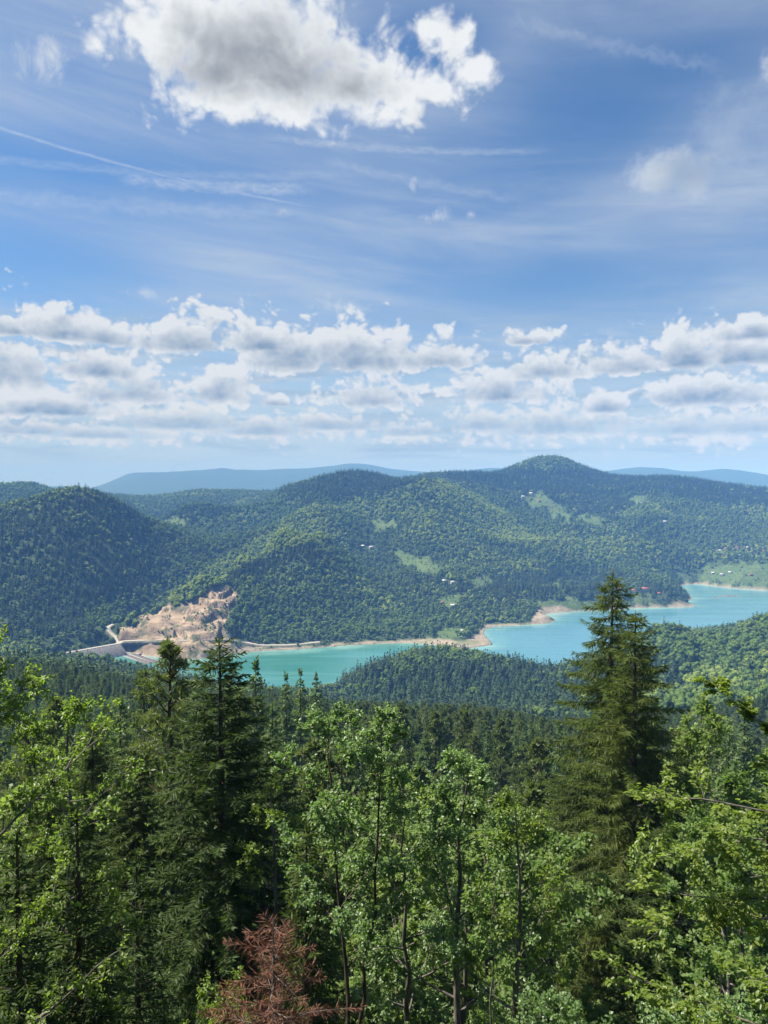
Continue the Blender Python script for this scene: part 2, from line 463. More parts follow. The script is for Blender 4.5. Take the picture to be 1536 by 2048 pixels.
# ------------------------------------------------------------------ land: control points measured in the photograph
C_, G_ = 12.0, 0.0                   # 'c' rows show the top of the wood, ground is lower; 'g' rows show ground
NEAR = [(2, -2.0), (5, -5.0), (10, -10.0), (17, -16.2), (28, -24.0), (40, -30.5), (70, -45), (120, -63), (200, -83), (300, -108)]
TABLE = {
    -250: [(450, 1375, 'c'), (650, 1325, 'c'), (1000, 1310, 'c'), (1350, 1290, 'c'), (1700, 1180, 'c'), (2200, 1050, 'c'), (2700, 1060, 'g'), (3500, 965, 'c'), (4300, 1000, 'g')],
    -80: [(450, 1375, 'c'), (650, 1322, 'c'), (900, 1335, 'g'), (1350, 1290, 'c'), (1700, 1165, 'c'), (2200, 1030, 'c'), (2700, 1055, 'g'), (3500, 966, 'c'), (4300, 1000, 'g')],
    20: [(450, 1378, 'c'), (650, 1322, 'c'), (900, 1340, 'g'), (1350, 1292, 'c'), (1700, 1150, 'c'), (2200, 1012, 'c'), (2700, 1070, 'g'), (3500, 965, 'c'), (4200, 1000, 'g')],
    65: [(2180, 999, 'c'), (2700, 1068, 'g'), (3500, 966, 'c'), (4200, 1000, 'g')],
    110: [(450, 1378, 'c'), (650, 1328, 'c'), (900, 1350, 'g'), (1180, 1335, 'g'), (1370, 1288, 'c'), (1700, 1145, 'c'), (2150, 987, 'c'), (2650, 1066, 'g'), (3500, 984, 'c'), (4200, 1004, 'g')],
    165: [(2150, 983, 'c'), (2650, 1066, 'g'), (3500, 996, 'c')],
    205: [(450, 1378, 'c'), (650, 1346, 'c'), (900, 1352, 'g'), (1440, 1255, 'c'), (1800, 1112, 'c'), (2170, 991, 'c'), (2700, 1068, 'g'), (3300, 1010, 'c'), (4000, 990, 'c'), (4700, 1005, 'g')],
    250: [(2170, 1015, 'c'), (2700, 1075, 'g'), (4000, 991, 'c')],
    300: [(450, 1392, 'c'), (650, 1366, 'c'), (900, 1362, 'g'), (1355, 1284, 'g'), (1480, 1214, 'c'), (1600, 1262, 'g'), (1780, 1170, 'c'), (1950, 1100, 'c'), (2150, 1048, 'c'), (2600, 1095, 'g'), (3000, 1035, 'c'), (4000, 992, 'c'), (4600, 1010, 'g')],
    345: [(1355, 1283, 'g'), (1480, 1212, 'c'), (1535, 1181, 'c'), (1650, 1242, 'g'), (2150, 1072, 'c'), (2450, 1062, 'c'), (2750, 1025, 'c'), (3050, 1058, 'g')],
    400: [(450, 1395, 'c'), (650, 1370, 'c'), (900, 1375, 'g'), (1335, 1285, 'g'), (1420, 1235, 'g'), (1500, 1184, 'c'), (1565, 1145, 'c'), (1690, 1215, 'g'), (1880, 1136, 'c'), (2150, 1092, 'c'), (2550, 1045, 'c'), (2800, 1014, 'c'), (3100, 1052, 'g'), (4000, 980, 'c'), (4600, 1000, 'g')],
    480: [(450, 1400, 'c'), (650, 1405, 'g'), (900, 1390, 'g'), (1370, 1275, 'c'), (1480, 1208, 'c'), (1600, 1158, 'c'), (1710, 1100, 'c'), (1830, 1168, 'g'), (2130, 1096, 'c'), (2500, 1052, 'c'), (2900, 1018, 'c'), (3200, 1050, 'g'), (4000, 980, 'c'), (4600, 1000, 'g')],
    560: [(450, 1405, 'c'), (650, 1412, 'g'), (900, 1392, 'g'), (1450, 1245, 'c'), (1600, 1170, 'c'), (1740, 1112, 'c'), (1825, 1062, 'c'), (1950, 1130, 'g'), (2280, 1060, 'c'), (2700, 1020, 'c'), (3150, 975, 'c'), (3600, 990, 'g'), (4500, 1000, 'g')],
    640: [(450, 1420, 'c'), (650, 1420, 'c'), (900, 1390, 'c'), (1000, 1372, 'c'), (1500, 1230, 'c'), (1700, 1132, 'c'), (1840, 1076, 'c'), (1900, 1047, 'c'), (2040, 1106, 'g'), (2350, 1038, 'c'), (2700, 992, 'c'), (3000, 952, 'c'), (3400, 1000, 'g'), (4500, 1000, 'g')],
    700: [(1000, 1345, 'c'), (1550, 1222, 'c'), (1750, 1140, 'c'), (1930, 1090, 'c'), (2080, 1104, 'g'), (2400, 1028, 'c'), (2800, 985, 'c'), (3150, 948, 'c'), (3600, 970, 'g'), (4500, 1000, 'g')],
    770: [(450, 1430, 'c'), (650, 1420, 'c'), (850, 1370, 'c'), (1000, 1318, 'c'), (1100, 1345, 'g'), (1550, 1228, 'c'), (1800, 1162, 'c'), (2020, 1120, 'c'), (2250, 1070, 'c'), (2600, 1000, 'c'), (2950, 966, 'c'), (3300, 956, 'c'), (3800, 975, 'g')],
    860: [(450, 1430, 'c'), (650, 1420, 'c'), (850, 1352, 'c'), (1020, 1298, 'c'), (1150, 1325, 'g'), (1520, 1240, 'c'), (1720, 1190, 'c'), (1950, 1142, 'g'), (2150, 1090, 'c'), (2480, 1015, 'c'), (2750, 955, 'c'), (3050, 1000, 'g'), (3500, 948, 'c'), (3900, 965, 'g')],
    950: [(450, 1430, 'c'), (650, 1420, 'c'), (850, 1355, 'c'), (1020, 1306, 'c'), (1150, 1330, 'g'), (1480, 1270, 'c'), (1620, 1228, 'c'), (1900, 1168, 'c'), (2200, 1105, 'c'), (2600, 1020, 'c'), (3000, 975, 'c'), (3500, 947, 'c'), (4000, 964, 'g')],
    1030: [(450, 1430, 'c'), (650, 1420, 'c'), (850, 1362, 'c'), (1000, 1322, 'c'), (1120, 1345, 'g'), (1720, 1212, 'c'), (2000, 1160, 'c'), (2400, 1085, 'c'), (2800, 1030, 'c'), (3200, 988, 'c'), (3750, 934, 'c'), (4200, 948, 'g')],
    1100: [(450, 1430, 'c'), (650, 1412, 'c'), (850, 1360, 'c'), (970, 1338, 'c'), (1080, 1352, 'g'), (1850, 1200, 'g'), (2020, 1170, 'c'), (2400, 1095, 'c'), (2800, 1042, 'g'), (3200, 990, 'c'), (3600, 955, 'c'), (3950, 912, 'c'), (4400, 940, 'g')],
    1000: [(3300, 975, 'c'), (3750, 943, 'c'), (4200, 958, 'g')],
    1065: [(3950, 916, 'c'), (4400, 942, 'g')],
    1135: [(3950, 917, 'c'), (4400, 946, 'g')],
    1160: [(3950, 931, 'c'), (4400, 952, 'g')],
    1190: [(450, 1430, 'c'), (650, 1410, 'c'), (850, 1358, 'c'), (1000, 1315, 'c'), (1120, 1330, 'g'), (1900, 1196, 'g'), (2100, 1165, 'c'), (2500, 1090, 'c'), (2900, 1040, 'g'), (3300, 992, 'c'), (3700, 958, 'c'), (3950, 943, 'c'), (4400, 962, 'g')],
    1280: [(450, 1425, 'c'), (650, 1405, 'c'), (850, 1355, 'c'), (1100, 1245, 'c'), (1260, 1275, 'g'), (1920, 1190, 'c'), (2120, 1150, 'c'), (2500, 1085, 'c'), (3000, 1015, 'c'), (3600, 966, 'c'), (3900, 953, 'c'), (4400, 970, 'g')],
    1370: [(450, 1420, 'c'), (680, 1390, 'g'), (760, 1377, 'g'), (900, 1330, 'c'), (1100, 1258, 'c'), (1250, 1282, 'g'), (1880, 1196, 'c'), (2020, 1185, 'c'), (2350, 1150, 'c'), (2500, 1115, 'c'), (2900, 1050, 'c'), (3400, 988, 'c'), (3800, 956, 'c'), (4300, 976, 'g')],
    1450: [(450, 1425, 'c'), (680, 1392, 'g'), (900, 1335, 'c'), (1080, 1275, 'c'), (1200, 1258, 'c'), (1330, 1282, 'g'), (2300, 1150, 'g'), (2500, 1118, 'g'), (2800, 1075, 'c'), (3200, 1020, 'c'), (3700, 970, 'c'), (4300, 985, 'g')],
    1540: [(450, 1415, 'c'), (680, 1372, 'c'), (900, 1305, 'c'), (1180, 1226, 'c'), (1350, 1262, 'g'), (2300, 1155, 'g'), (2550, 1108, 'g'), (3000, 1045, 'c'), (3700, 981, 'c'), (4300, 992, 'g')],
    1720: [(450, 1390, 'c'), (680, 1340, 'c'), (900, 1280, 'c'), (1220, 1195, 'c'), (1450, 1235, 'g'), (2400, 1140, 'g'), (3000, 1050, 'c'), (3800, 990, 'c'), (4300, 1000, 'g')],
}
FAR = {-300: 982, -100: 980, 0: 979, 90: 974, 140: 972, 180: 984, 205: 970, 250: 949, 310: 945, 380: 942, 450: 938, 510: 941, 560: 939, 620: 937, 665: 931, 715: 927, 760: 934, 810: 940, 870: 944, 930: 943, 990: 936, 1050: 944, 1150: 948, 1215: 943,
       1290: 934, 1345: 940, 1385: 946, 1440: 938, 1500: 945, 1560: 951, 1700: 950, 1900: 955}

ctrl = []
def _add(p):
    r = math.hypot(p[0], p[1])
    ctrl.append((math.atan2(p[0], p[1]), math.log(r), (p[2] - CAM_Z) / r))
for px, rows in TABLE.items():
    for r, py, k in rows:
        p = at(px, py, r)
        if k == 'c': p.z -= C_
        _add(p)
for px in (-250, 110, 400, 770, 1100, 1450, 1720):
    a = math.atan2((px - 768) / FPX, 1.0)
    for r, z in NEAR:
        ctrl.append((a, math.log(r), z / r))
for px, py in FAR.items():
    _add(at(px, py, 11000 if px > 185 else 13500))
for px in range(-300, 2000, 250):
    _add(at(px, 1004, 6000))
    _add(at(px, 992, 8500))
    _add(at(px, 990, 13300 if px > 185 else 12000))
    _add(at(px, 987, 15500))
for a_ in (-3.14, -2.2, -1.3, 1.3, 2.2, 3.14):
    b = max(0.0, abs(a_) - 1.3) / 1.84
    for r, z in ((2, -1.8), (10, -2.5), (40, -9), (120, -22), (300, -45), (700, -90), (1500, -120), (4000, -70), (9000, -60), (16000, -120)):
        ctrl.append((a_, math.log(r), (z + b * min(r, 300) * 0.12) / r))
ctrl = np.array(ctrl)
KA, KR = 6.0, 3.0


def _tps(d2):
    return 0.5 * d2 * np.log(d2 + 1e-9)


_P = np.c_[ctrl[:, 0] * KA, ctrl[:, 1] * KR]
_n = len(_P)
_d2 = ((_P[:, None, :] - _P[None]) ** 2).sum(-1)
_A = np.zeros((_n + 3, _n + 3))
_A[:_n, :_n] = _tps(_d2) + np.eye(_n) * 0.0004
_A[:_n, _n] = 1; _A[:_n, _n + 1:] = _P
_A[_n, :_n] = 1; _A[_n + 1:, :_n] = _P.T
_W = np.linalg.solve(_A, np.r_[ctrl[:, 2], 0, 0, 0])

# lake shore, measured in the photograph on the water plane
SHORE_PX = [(120, 1322), (205, 1311), (232, 1308), (262, 1306), (300, 1312), (330, 1316), (365, 1318), (400, 1317), (440, 1313), (480, 1307), (520, 1303), (560, 1301), (600, 1299), (640, 1296), (700, 1291),
            (760, 1288), (800, 1287), (840, 1287), (870, 1290), (890, 1294), (905, 1299), (930, 1298), (960, 1294), (986, 1290), (982, 1283), (975, 1275), (968, 1267), (972, 1259), (985, 1254),
            (1010, 1252), (1045, 1250), (1075, 1248), (1100, 1246), (1110, 1241), (1098, 1235), (1086, 1231), (1095, 1227), (1130, 1224), (1165, 1222), (1210, 1220), (1250, 1217), (1300, 1215), (1350, 1214),
            (1392, 1213), (1386, 1209), (1374, 1204), (1384, 1197), (1378, 1188), (1368, 1180), (1360, 1173), (1372, 1169), (1400, 1168), (1430, 1172), (1470, 1177), (1536, 1181), (1640, 1185), (1760, 1186),
            (1900, 1215), (1760, 1232), (1640, 1240), (1536, 1247), (1440, 1276), (1350, 1285), (1290, 1290), (1230, 1315), (1180, 1345), (1120, 1362), (1060, 1360), (1000, 1345), (950, 1328), (860, 1320), (780, 1335), (720, 1365),
            (640, 1395), (560, 1400), (480, 1388), (400, 1368), (300, 1350), (200, 1338), (130, 1336)]
def on_plane(px, py, z=0.0):
    v = ray(px, py)
    k = (z - CAM_Z) / v.z
    return (v.x * k, v.y * k)
SHORE = [on_plane(*p) for p in SHORE_PX]


def to_photo(x, y, z):
    """photograph coordinates of world points"""
    zz = z - CAM_Z
    f = y * math.cos(PITCH) - zz * math.sin(PITCH)
    u = y * math.sin(PITCH) + zz * math.cos(PITCH)
    f = np.maximum(f, 1e-3)
    return 768 + x / f * FPX, 1024 - u / f * FPX


QUARRY = [(232, 1282), (236, 1262), (262, 1240), (300, 1222), (330, 1206), (352, 1212), (385, 1200), (398, 1190), (420, 1180), (462, 1172), (474, 1190), (472, 1212), (455, 1228), (448, 1250), (462, 1272), (478, 1286), (430, 1288), (330, 1286)]
CLIFF = [(268, 1292), (330, 1288), (430, 1287), (500, 1292), (560, 1297), (520, 1305), (440, 1316), (370, 1322), (300, 1316), (262, 1309)]
MEADOWS = [[(790, 1100), (830, 1106), (880, 1124), (902, 1140), (880, 1150), (830, 1142), (800, 1128)], [(318, 1046), (352, 1040), (368, 1047), (340, 1056)],
           [(1040, 985), (1090, 990), (1120, 1010), (1150, 1030), (1210, 1040), (1200, 1052), (1130, 1044), (1070, 1020)], [(1270, 990), (1290, 998), (1276, 1010), (1255, 1008)],
           [(1430, 1132), (1480, 1126), (1600, 1120), (1700, 1150), (1600, 1180), (1480, 1172), (1380, 1162), (1350, 1150), (1400, 1146)],
           [(1340, 1372), (1400, 1370), (1470, 1376), (1450, 1388), (1370, 1392), (1335, 1384)], [(1050, 1205), (1120, 1200), (1200, 1204), (1270, 1198), (1290, 1208), (1240, 1216), (1100, 1222), (1050, 1216)],
           [(870, 1262), (905, 1252), (935, 1266), (920, 1282), (880, 1280)], [(940, 1160), (970, 1155), (985, 1166), (960, 1172)], [(1110, 1160), (1122, 1158), (1122, 1180), (1110, 1180)],
           [(730, 1040), (760, 1035), (790, 1050), (760, 1060)], [(880, 1195), (910, 1190), (930, 1205), (905, 1215), (880, 1212)], [(1275, 1190), (1296, 1190), (1300, 1210), (1270, 1210)]]
BEACHES = [[(780, 1282), (860, 1276), (925, 1282), (962, 1268), (972, 1250), (1000, 1254), (985, 1290), (940, 1300), (885, 1296), (800, 1290)],
           [(1062, 1246), (1070, 1226), (1082, 1214), (1120, 1212), (1150, 1222), (1092, 1232), (1112, 1244), (1080, 1252)], [(1340, 1208), (1400, 1206), (1400, 1216), (1340, 1216)]]


def land_z(X, Y):
    """height of the ground at world points, with cover masks"""
    X = np.asarray(X, float); Y = np.asarray(Y, float)
    r = np.hypot(X, Y)
    az = np.arctan2(X, Y)
    lr = np.log(np.maximum(r, 1.5))
    e = np.empty(len(X))
    for i in range(0, len(X), 20000):
        s = slice(i, i + 20000)
        q = np.c_[az[s] * KA, lr[s] * KR]
        d2 = ((q[:, None, :] - _P[None]) ** 2).sum(-1)
        e[s] = _tps(d2) @ _W[:_n] + _W[_n] + q @ _W[_n + 1:]
    z = CAM_Z + e * np.maximum(r, 1.5)
    # spurs and gullies, larger on the big hills
    amp = sstep(r, 500, 2200) * (1 - sstep(r, 2700, 3600) * 0.72)
    n1 = fbm(X / 260.0, Y / 260.0, 4, 3) - 0.5
    n2 = 1 - np.abs(fbm(X / 420.0 + 5, Y / 420.0, 3, 9) - 0.5) * 4
    z = z + amp * (n1 * 44 + (n2 - 0.5) * 34) + sstep(r, 5000, 8000) * (fbm(X / 1400.0, Y / 1400.0, 4, 31) - 0.5) * 70
    z = z + (fbm(X / 9.0, Y / 9.0, 3, 21) - 0.5) * 1.6 * sstep(r, 6, 25) * (1 - sstep(r, 300, 600))
    px, py = to_photo(X, Y, z)
    front = (r > 1290) & (r < 1720)
    quarry = np.where(front, soft_poly(px, py, QUARRY, 4.0, 22.0), 0)
    cliff = np.where((r > 1230) & (r < 1420), soft_poly(px, py, CLIFF, 3.0, 5.0), 0)
    # quarry benches: steep faces between flat floors
    st = 15.0
    warp = (fbm(X / 55.0, Y / 55.0, 3, 44) - 0.5) * 26 + X * 0.05
    t = (z + warp) / st
    ft = np.floor(t)
    crag = np.abs(fbm(X / 13.0, Y / 13.0, 3, 46) - 0.5) * 2
    terr = (ft + sstep(t - ft, 0.50, 0.70)) * st - warp - 4 - crag * 9 * sstep(t - ft, 0.35, 0.55) + (fbm(X / 6.0, Y / 6.0, 3, 45) - 0.5) * 3
    z = z * (1 - quarry) + terr * quarry
    z = z + cliff * (np.abs(fbm(X / 16.0, Y / 16.0, 3, 47) - 0.5) * 26 - 5)
    d = np.full(len(X), 1e9)
    near = (r > 900) & (r < 3600) & (np.abs(az) < 1.0)
    d[near] = dist_poly(X[near], Y[near], SHORE)
    wet = np.zeros(len(X), bool)
    wet[near] = inside(X[near], Y[near], SHORE)
    d = d + (fbm(X / 22.0, Y / 22.0, 3, 61) - 0.5) * 10 * (d < 60)
    d = np.maximum(d, 0.0)
    zo = np.clip(z, 0.2 + 0.22 * np.minimum(d, 40), 0.5 + d * (0.62 + 1.6 * cliff + 0.3 * quarry))
    zo = np.where(d > 400, np.maximum(z, 2.0), zo)
    zo = np.where(d > 400, zo, np.where(d > 120, zo + (np.maximum(z, 3) - zo) * sstep(d, 120, 260), zo))
    zi = np.minimum(z, -0.4 - 0.22 * d)
    z = np.where(wet, np.maximum(zi, -14), zo)
    shore_d = np.where(wet, -d, d)
    px, py = to_photo(X, Y, z)
    meadow = np.zeros(len(X))
    far = r > 550
    for m in MEADOWS:
        meadow[far] = np.maximum(meadow[far], soft_poly(px[far], py[far], m, 4.0, 34.0))
    beach = np.zeros(len(X))
    for m in BEACHES:
        beach[near] = np.maximum(beach[near], soft_poly(px[near], py[near], m, 3.0, 6.0))
    beach = np.maximum(beach, (1 - sstep(z + (fbm(X / 30.0, Y / 30.0, 3, 71) - 0.5) * 4, 1.6, 3.2)) * near)
    return z, dict(meadow=meadow, beach=beach, quarry=np.maximum(quarry, 0), cliff=cliff, shore=shore_d)


# ------------------------------------------------------------------ materials
def new_mat(name):
    m = bpy.data.materials.new(name)
    m.use_nodes = True
    m.node_tree.nodes.clear()
    N.t = m.node_tree
    return m


def attr(name, vec=False):
    n = N.t.nodes.new('ShaderNodeAttribute')
    n.attribute_name = name
    return N(n.outputs['Color' if vec else 'Fac'])


def objpos():
    return N(N.t.nodes.new('ShaderNodeTexCoord').outputs['Object'])


def geopos():
    return N(N.t.nodes.new('ShaderNodeNewGeometry').outputs['Position'])


def rnd():
    return N(N.t.nodes.new('ShaderNodeObjectInfo').outputs['Random'])


def bump(h, strength, distance=1.0):
    n = N.t.nodes.new('ShaderNodeBump')
    n.inputs['Strength'].default_value = strength
    n.inputs['Distance'].default_value = distance
    N.t.links.new(h.s, n.inputs['Height'])
    return N(n.outputs[0])


def finish(base, rough=0.8, spec=0.3, normal=None, translucent=None, tcol=None, metal=0.0):
    t = N.t
    b = t.nodes.new('ShaderNodeBsdfPrincipled')
    for key, v in (('Base Color', base), ('Roughness', rough), ('Specular IOR Level', spec), ('Metallic', metal)):
        if isinstance(v, N): t.links.new(v.s, b.inputs[key])
        elif isinstance(v, tuple): b.inputs[key].default_value = (*v, 1.0)
        else: b.inputs[key].default_value = v
    if normal: t.links.new(normal.s, b.inputs['Normal'])
    out = b.outputs[0]
    if translucent:
        tr_ = t.nodes.new('ShaderNodeBsdfTranslucent')
        v = tcol or base
        if isinstance(v, N): t.links.new(v.s, tr_.inputs['Color'])
        else: tr_.inputs['Color'].default_value = (*v, 1.0)
        mx = t.nodes.new('ShaderNodeMixShader')
        mx.inputs[0].default_value = translucent
        t.links.new(out, mx.inputs[1]); t.links.new(tr_.outputs[0], mx.inputs[2])
        out = mx.outputs[0]
    o = t.nodes.new('ShaderNodeOutputMaterial')
    t.links.new(out, o.inputs['Surface'])


MAT = {}
m = MAT['land'] = new_mat('land')
gp = geopos()
nA = noise(gp, 0.02, 6.0, 0.6)
nB = noise(gp, 0.18, 5.0, 0.6)
nC = noise(gp, 1.1, 5.0, 0.65)
soil = mixc(nC.ramp(0.35, 0.65), (0.022, 0.020, 0.011), (0.034, 0.050, 0.016))
wood = mixc(nB.ramp(0.35, 0.65), (0.022, 0.038, 0.016), (0.045, 0.070, 0.026))
camd = vmath('LENGTH', gp)
col = mixc(vmath('LENGTH', vmath('MULTIPLY', gp, (1, 1, 0))).ramp(250, 600), soil, wood)
grass = mixc(nA.ramp(0.3, 0.7), (0.060, 0.100, 0.030), (0.095, 0.130, 0.045))
grass = mixc(nB.ramp(0.42, 0.62), grass, (0.040, 0.068, 0.022))
col = mixc(attr('meadow'), col, grass)
sand = mixc(nB.ramp(0.3, 0.7), (0.18, 0.148, 0.107), (0.27, 0.232, 0.18))
sand = mixc(nA.ramp(0.5, 0.62) * 0.7, sand, (0.12, 0.14, 0.06))
col = mixc(attr('beach'), col, sand)
gs = sep(gp)
strat = noise(vmath('MULTIPLY', gp, (0.03, 0.03, 0.16)), 1.0, 6.0, 0.65)
rockc = mixc(strat.ramp(0.32, 0.66), (0.20, 0.145, 0.095), (0.32, 0.245, 0.17))
rockc = mixc(nB.ramp(0.52, 0.72) * 0.8, rockc, (0.20, 0.16, 0.12))
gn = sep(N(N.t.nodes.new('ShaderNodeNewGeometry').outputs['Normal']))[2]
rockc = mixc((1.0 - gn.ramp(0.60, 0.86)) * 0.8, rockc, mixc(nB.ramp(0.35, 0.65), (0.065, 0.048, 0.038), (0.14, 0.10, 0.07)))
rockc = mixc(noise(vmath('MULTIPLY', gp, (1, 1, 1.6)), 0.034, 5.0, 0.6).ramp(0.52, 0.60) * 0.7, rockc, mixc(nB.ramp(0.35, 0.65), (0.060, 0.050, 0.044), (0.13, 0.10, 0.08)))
scrub = noise(gp, 0.05, 6.0, 0.62).ramp(0.52, 0.60)
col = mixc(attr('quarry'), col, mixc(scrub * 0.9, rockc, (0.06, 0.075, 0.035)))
col = mixc(attr('cliff'), col, mixc(nB.ramp(0.45, 0.6), (0.20, 0.17, 0.14), (0.075, 0.085, 0.045)))
finish(col, 0.95, 0.1, bump(noise(gp, 0.25, 8.0, 0.7), 0.6, 3.0))

# ------------------------------------------------------------------ the land sheet: rings round the viewpoint, finer where it is seen
AZG = np.r_[np.linspace(-math.pi, -0.62, 40, endpoint=False), np.linspace(-0.62, 0.62, 640), np.linspace(0.62, math.pi, 41)[1:-1]]
RG = np.r_[np.geomspace(2.0, 1150, 110, endpoint=False), np.linspace(1150, 1900, 125, endpoint=False), np.linspace(1900, 4500, 130, endpoint=False), np.geomspace(4500, 15000, 56)]
AA, RR = np.meshgrid(AZG, RG, indexing='ij')
LX, LY = (np.sin(AA) * RR).ravel(), (np.cos(AA) * RR).ravel()
LZ, LM = land_z(LX, LY)
na, nr = len(AZG), len(RG)
idx = np.arange(na * nr).reshape(na, nr)
nxt = np.roll(idx, -1, axis=0)
quads = np.stack([idx[:, :-1], idx[:, 1:], nxt[:, 1:], nxt[:, :-1]], -1).reshape(-1, 4)
# close the middle, under the viewpoint
mid_i = len(LX)
verts = np.c_[LX, LY, LZ]
fan = np.c_[idx[:, 0], nxt[:, 0], np.roll(idx[:, 0], -2), np.roll(idx[:, 0], -2)][:0]
land_me = mesh_from('hills', verts, quads, MAT['land'], True, {k: LM[k] for k in ('meadow', 'beach', 'quarry', 'cliff')})
hills = link('hills', land_me)
tag(hills, 'green hills and valley floor round the lake', kind='structure')
bmc = bmesh.new()
ring = [bmc.verts.new(verts[i]) for i in idx[:, 0]]
cv = bmc.verts.new((0, 0, CAM_Z - 1.65))
for i in range(len(ring)):
    bmc.faces.new((cv, ring[(i + 1) % len(ring)], ring[i]))
me = bpy.data.meshes.new('ground'); bmc.to_mesh(me); bmc.free()
me.materials.append(MAT['land'])
tag(link('ground', me), 'trodden ground at the viewpoint', kind='structure')
ZG = LZ.reshape(na, nr)
MG = {k: LM[k].reshape(na, nr) for k in LM}


def grid_at(x, y, G):
    x = np.asarray(x, float); y = np.asarray(y, float)
    a = np.interp(np.arctan2(x, y), AZG, np.arange(na))
    r = np.interp(np.hypot(x, y), RG, np.arange(nr))
    i = np.clip(a.astype(int), 0, na - 2); j = np.clip(r.astype(int), 0, nr - 2)
    fa, fr = a - i, r - j
    return (G[i, j] * (1 - fr) + G[i, j + 1] * fr) * (1 - fa) + (G[i + 1, j] * (1 - fr) + G[i + 1, j + 1] * fr) * fa


def gz(x, y):
    return float(grid_at([x], [y], ZG)[0])

# ------------------------------------------------------------------ lake
m = MAT['water'] = new_mat('lake_water')
gp = geopos()
sd = attr('shore')                  # metres to the nearest shore: silt makes the shallows paler
reach = attr('reach')
wc = mixc(reach, (0.027, 0.126, 0.103), (0.062, 0.168, 0.212))
wn = noise(vmath('MULTIPLY', gp, (0.004, 0.012, 0)), 1.0, 4.0, 0.55)
wc = mixc(wn.ramp(0.45, 0.72) * 0.25, wc, (0.075, 0.215, 0.23))
wc = mixc((1.0 - sd.ramp(0.0, 48.0)) * (0.35 + 0.65 * noise(gp, 0.012, 3.0).ramp(0.4, 0.62)), wc, (0.15, 0.28, 0.25))
rip = noise(vmath('MULTIPLY', gp, (0.35, 0.7, 1)), 1.0, 5.0, 0.6)
streaks = noise(vmath('MULTIPLY', gp, (0.0035, 0.03, 0)), 1.0, 5.0, 0.6, 0.6)
wc = mixc(streaks.ramp(0.5, 0.7) * 0.22, wc, (0.09, 0.22, 0.24))
wc = mixc(streaks.ramp(0.5, 0.3) * 0.25, wc, (0.02, 0.11, 0.115))
finish(wc, streaks.ramp(0.35, 0.65, 0.08, 0.26), 0.5, bump(rip, 0.13, 0.6))
lx = np.linspace(-1000, 1800, 141); ly = np.linspace(900, 2500, 81)
gx_, gy_ = np.meshgrid(lx, ly, indexing='ij')
gx_, gy_ = gx_.ravel(), gy_.ravel()
ii = np.arange(141 * 81).reshape(141, 81)
lq = np.stack([ii[:-1, :-1], ii[1:, :-1], ii[1:, 1:], ii[:-1, 1:]], -1).reshape(-1, 4)
ins = inside(gx_, gy_, SHORE)
dsh = np.where(ins, dist_poly(gx_, gy_, SHORE), -dist_poly(gx_, gy_, SHORE))
keep = (dsh[lq] > -45).any(1)
wx = gx_ + gy_ * 0.25
lake = link('lake', mesh_from('lake', np.c_[gx_, gy_, np.zeros(len(gx_))], lq[keep], MAT['water'], True, {'shore': dsh, 'reach': sstep(wx, 380, 640)}))
tag(lake, 'turquoise mountain lake winding between the hills', kind='structure')
# ------------------------------------------------------------------ air
m = MAT['air'] = new_mat('air')
pv = m.node_tree.nodes.new('ShaderNodeVolumePrincipled')
pv.inputs['Color'].default_value = (0.17, 0.43, 1.0, 1)
pv.inputs['Absorption Color'].default_value = (0.5, 0.5, 0.5, 1)
pv.inputs['Density'].default_value = 0.000122
pv.inputs['Anisotropy'].default_value = -0.25
mo = m.node_tree.nodes.new('ShaderNodeOutputMaterial')
m.node_tree.links.new(pv.outputs[0], mo.inputs['Volume'])
m.cycles.homogeneous_volume = True
zmin, zmax = float(LZ.min()) - 1.0, max(float(LZ.max()) + 25.0, CAM_Z + 40)
hx = 15300.0
hv = [(x, y, z) for x in (-hx, hx) for y in (-hx, hx) for z in (zmin, zmax)]
hf = [(0, 1, 3, 2), (4, 6, 7, 5), (0, 4, 5, 1), (2, 3, 7, 6), (0, 2, 6, 4), (1, 5, 7, 3)]
tag(link('haze', mesh_from('haze', hv, hf, MAT['air'])), 'summer haze over the hills', kind='stuff')

# ------------------------------------------------------------------ plant materials
def leaf_mat(name, a, b, trans=0.35, rough=0.5, spec=0.35, tboost=(1.5, 1.7, 0.8), var=0.5):
    m = MAT[name] = new_mat(name)
    r = rnd()
    n = noise(objpos(), 0.45, 3.0, 0.6)
    isl = N(N.t.nodes.new('ShaderNodeNewGeometry').outputs['Random Per Island'])
    f = (n - 0.5) * 1.1 + isl * 0.35 + r * var
    c = mixc(f.ramp(0.1, 0.95, smooth=False), a, b)
    tc_ = vmath('MULTIPLY', c, tboost)
    finish(c, rough, spec, None, trans, tc_)
    return m


def bark_mat(name, a, b, scale=6.0):
    m = MAT[name] = new_mat(name)
    p = vmath('MULTIPLY', objpos(), (1, 1, 0.25))
    n = noise(p, scale, 6.0, 0.65)
    finish(mixc(n.ramp(0.35, 0.65), a, b), 0.9, 0.15, bump(n, 0.7, 0.05))
    return m


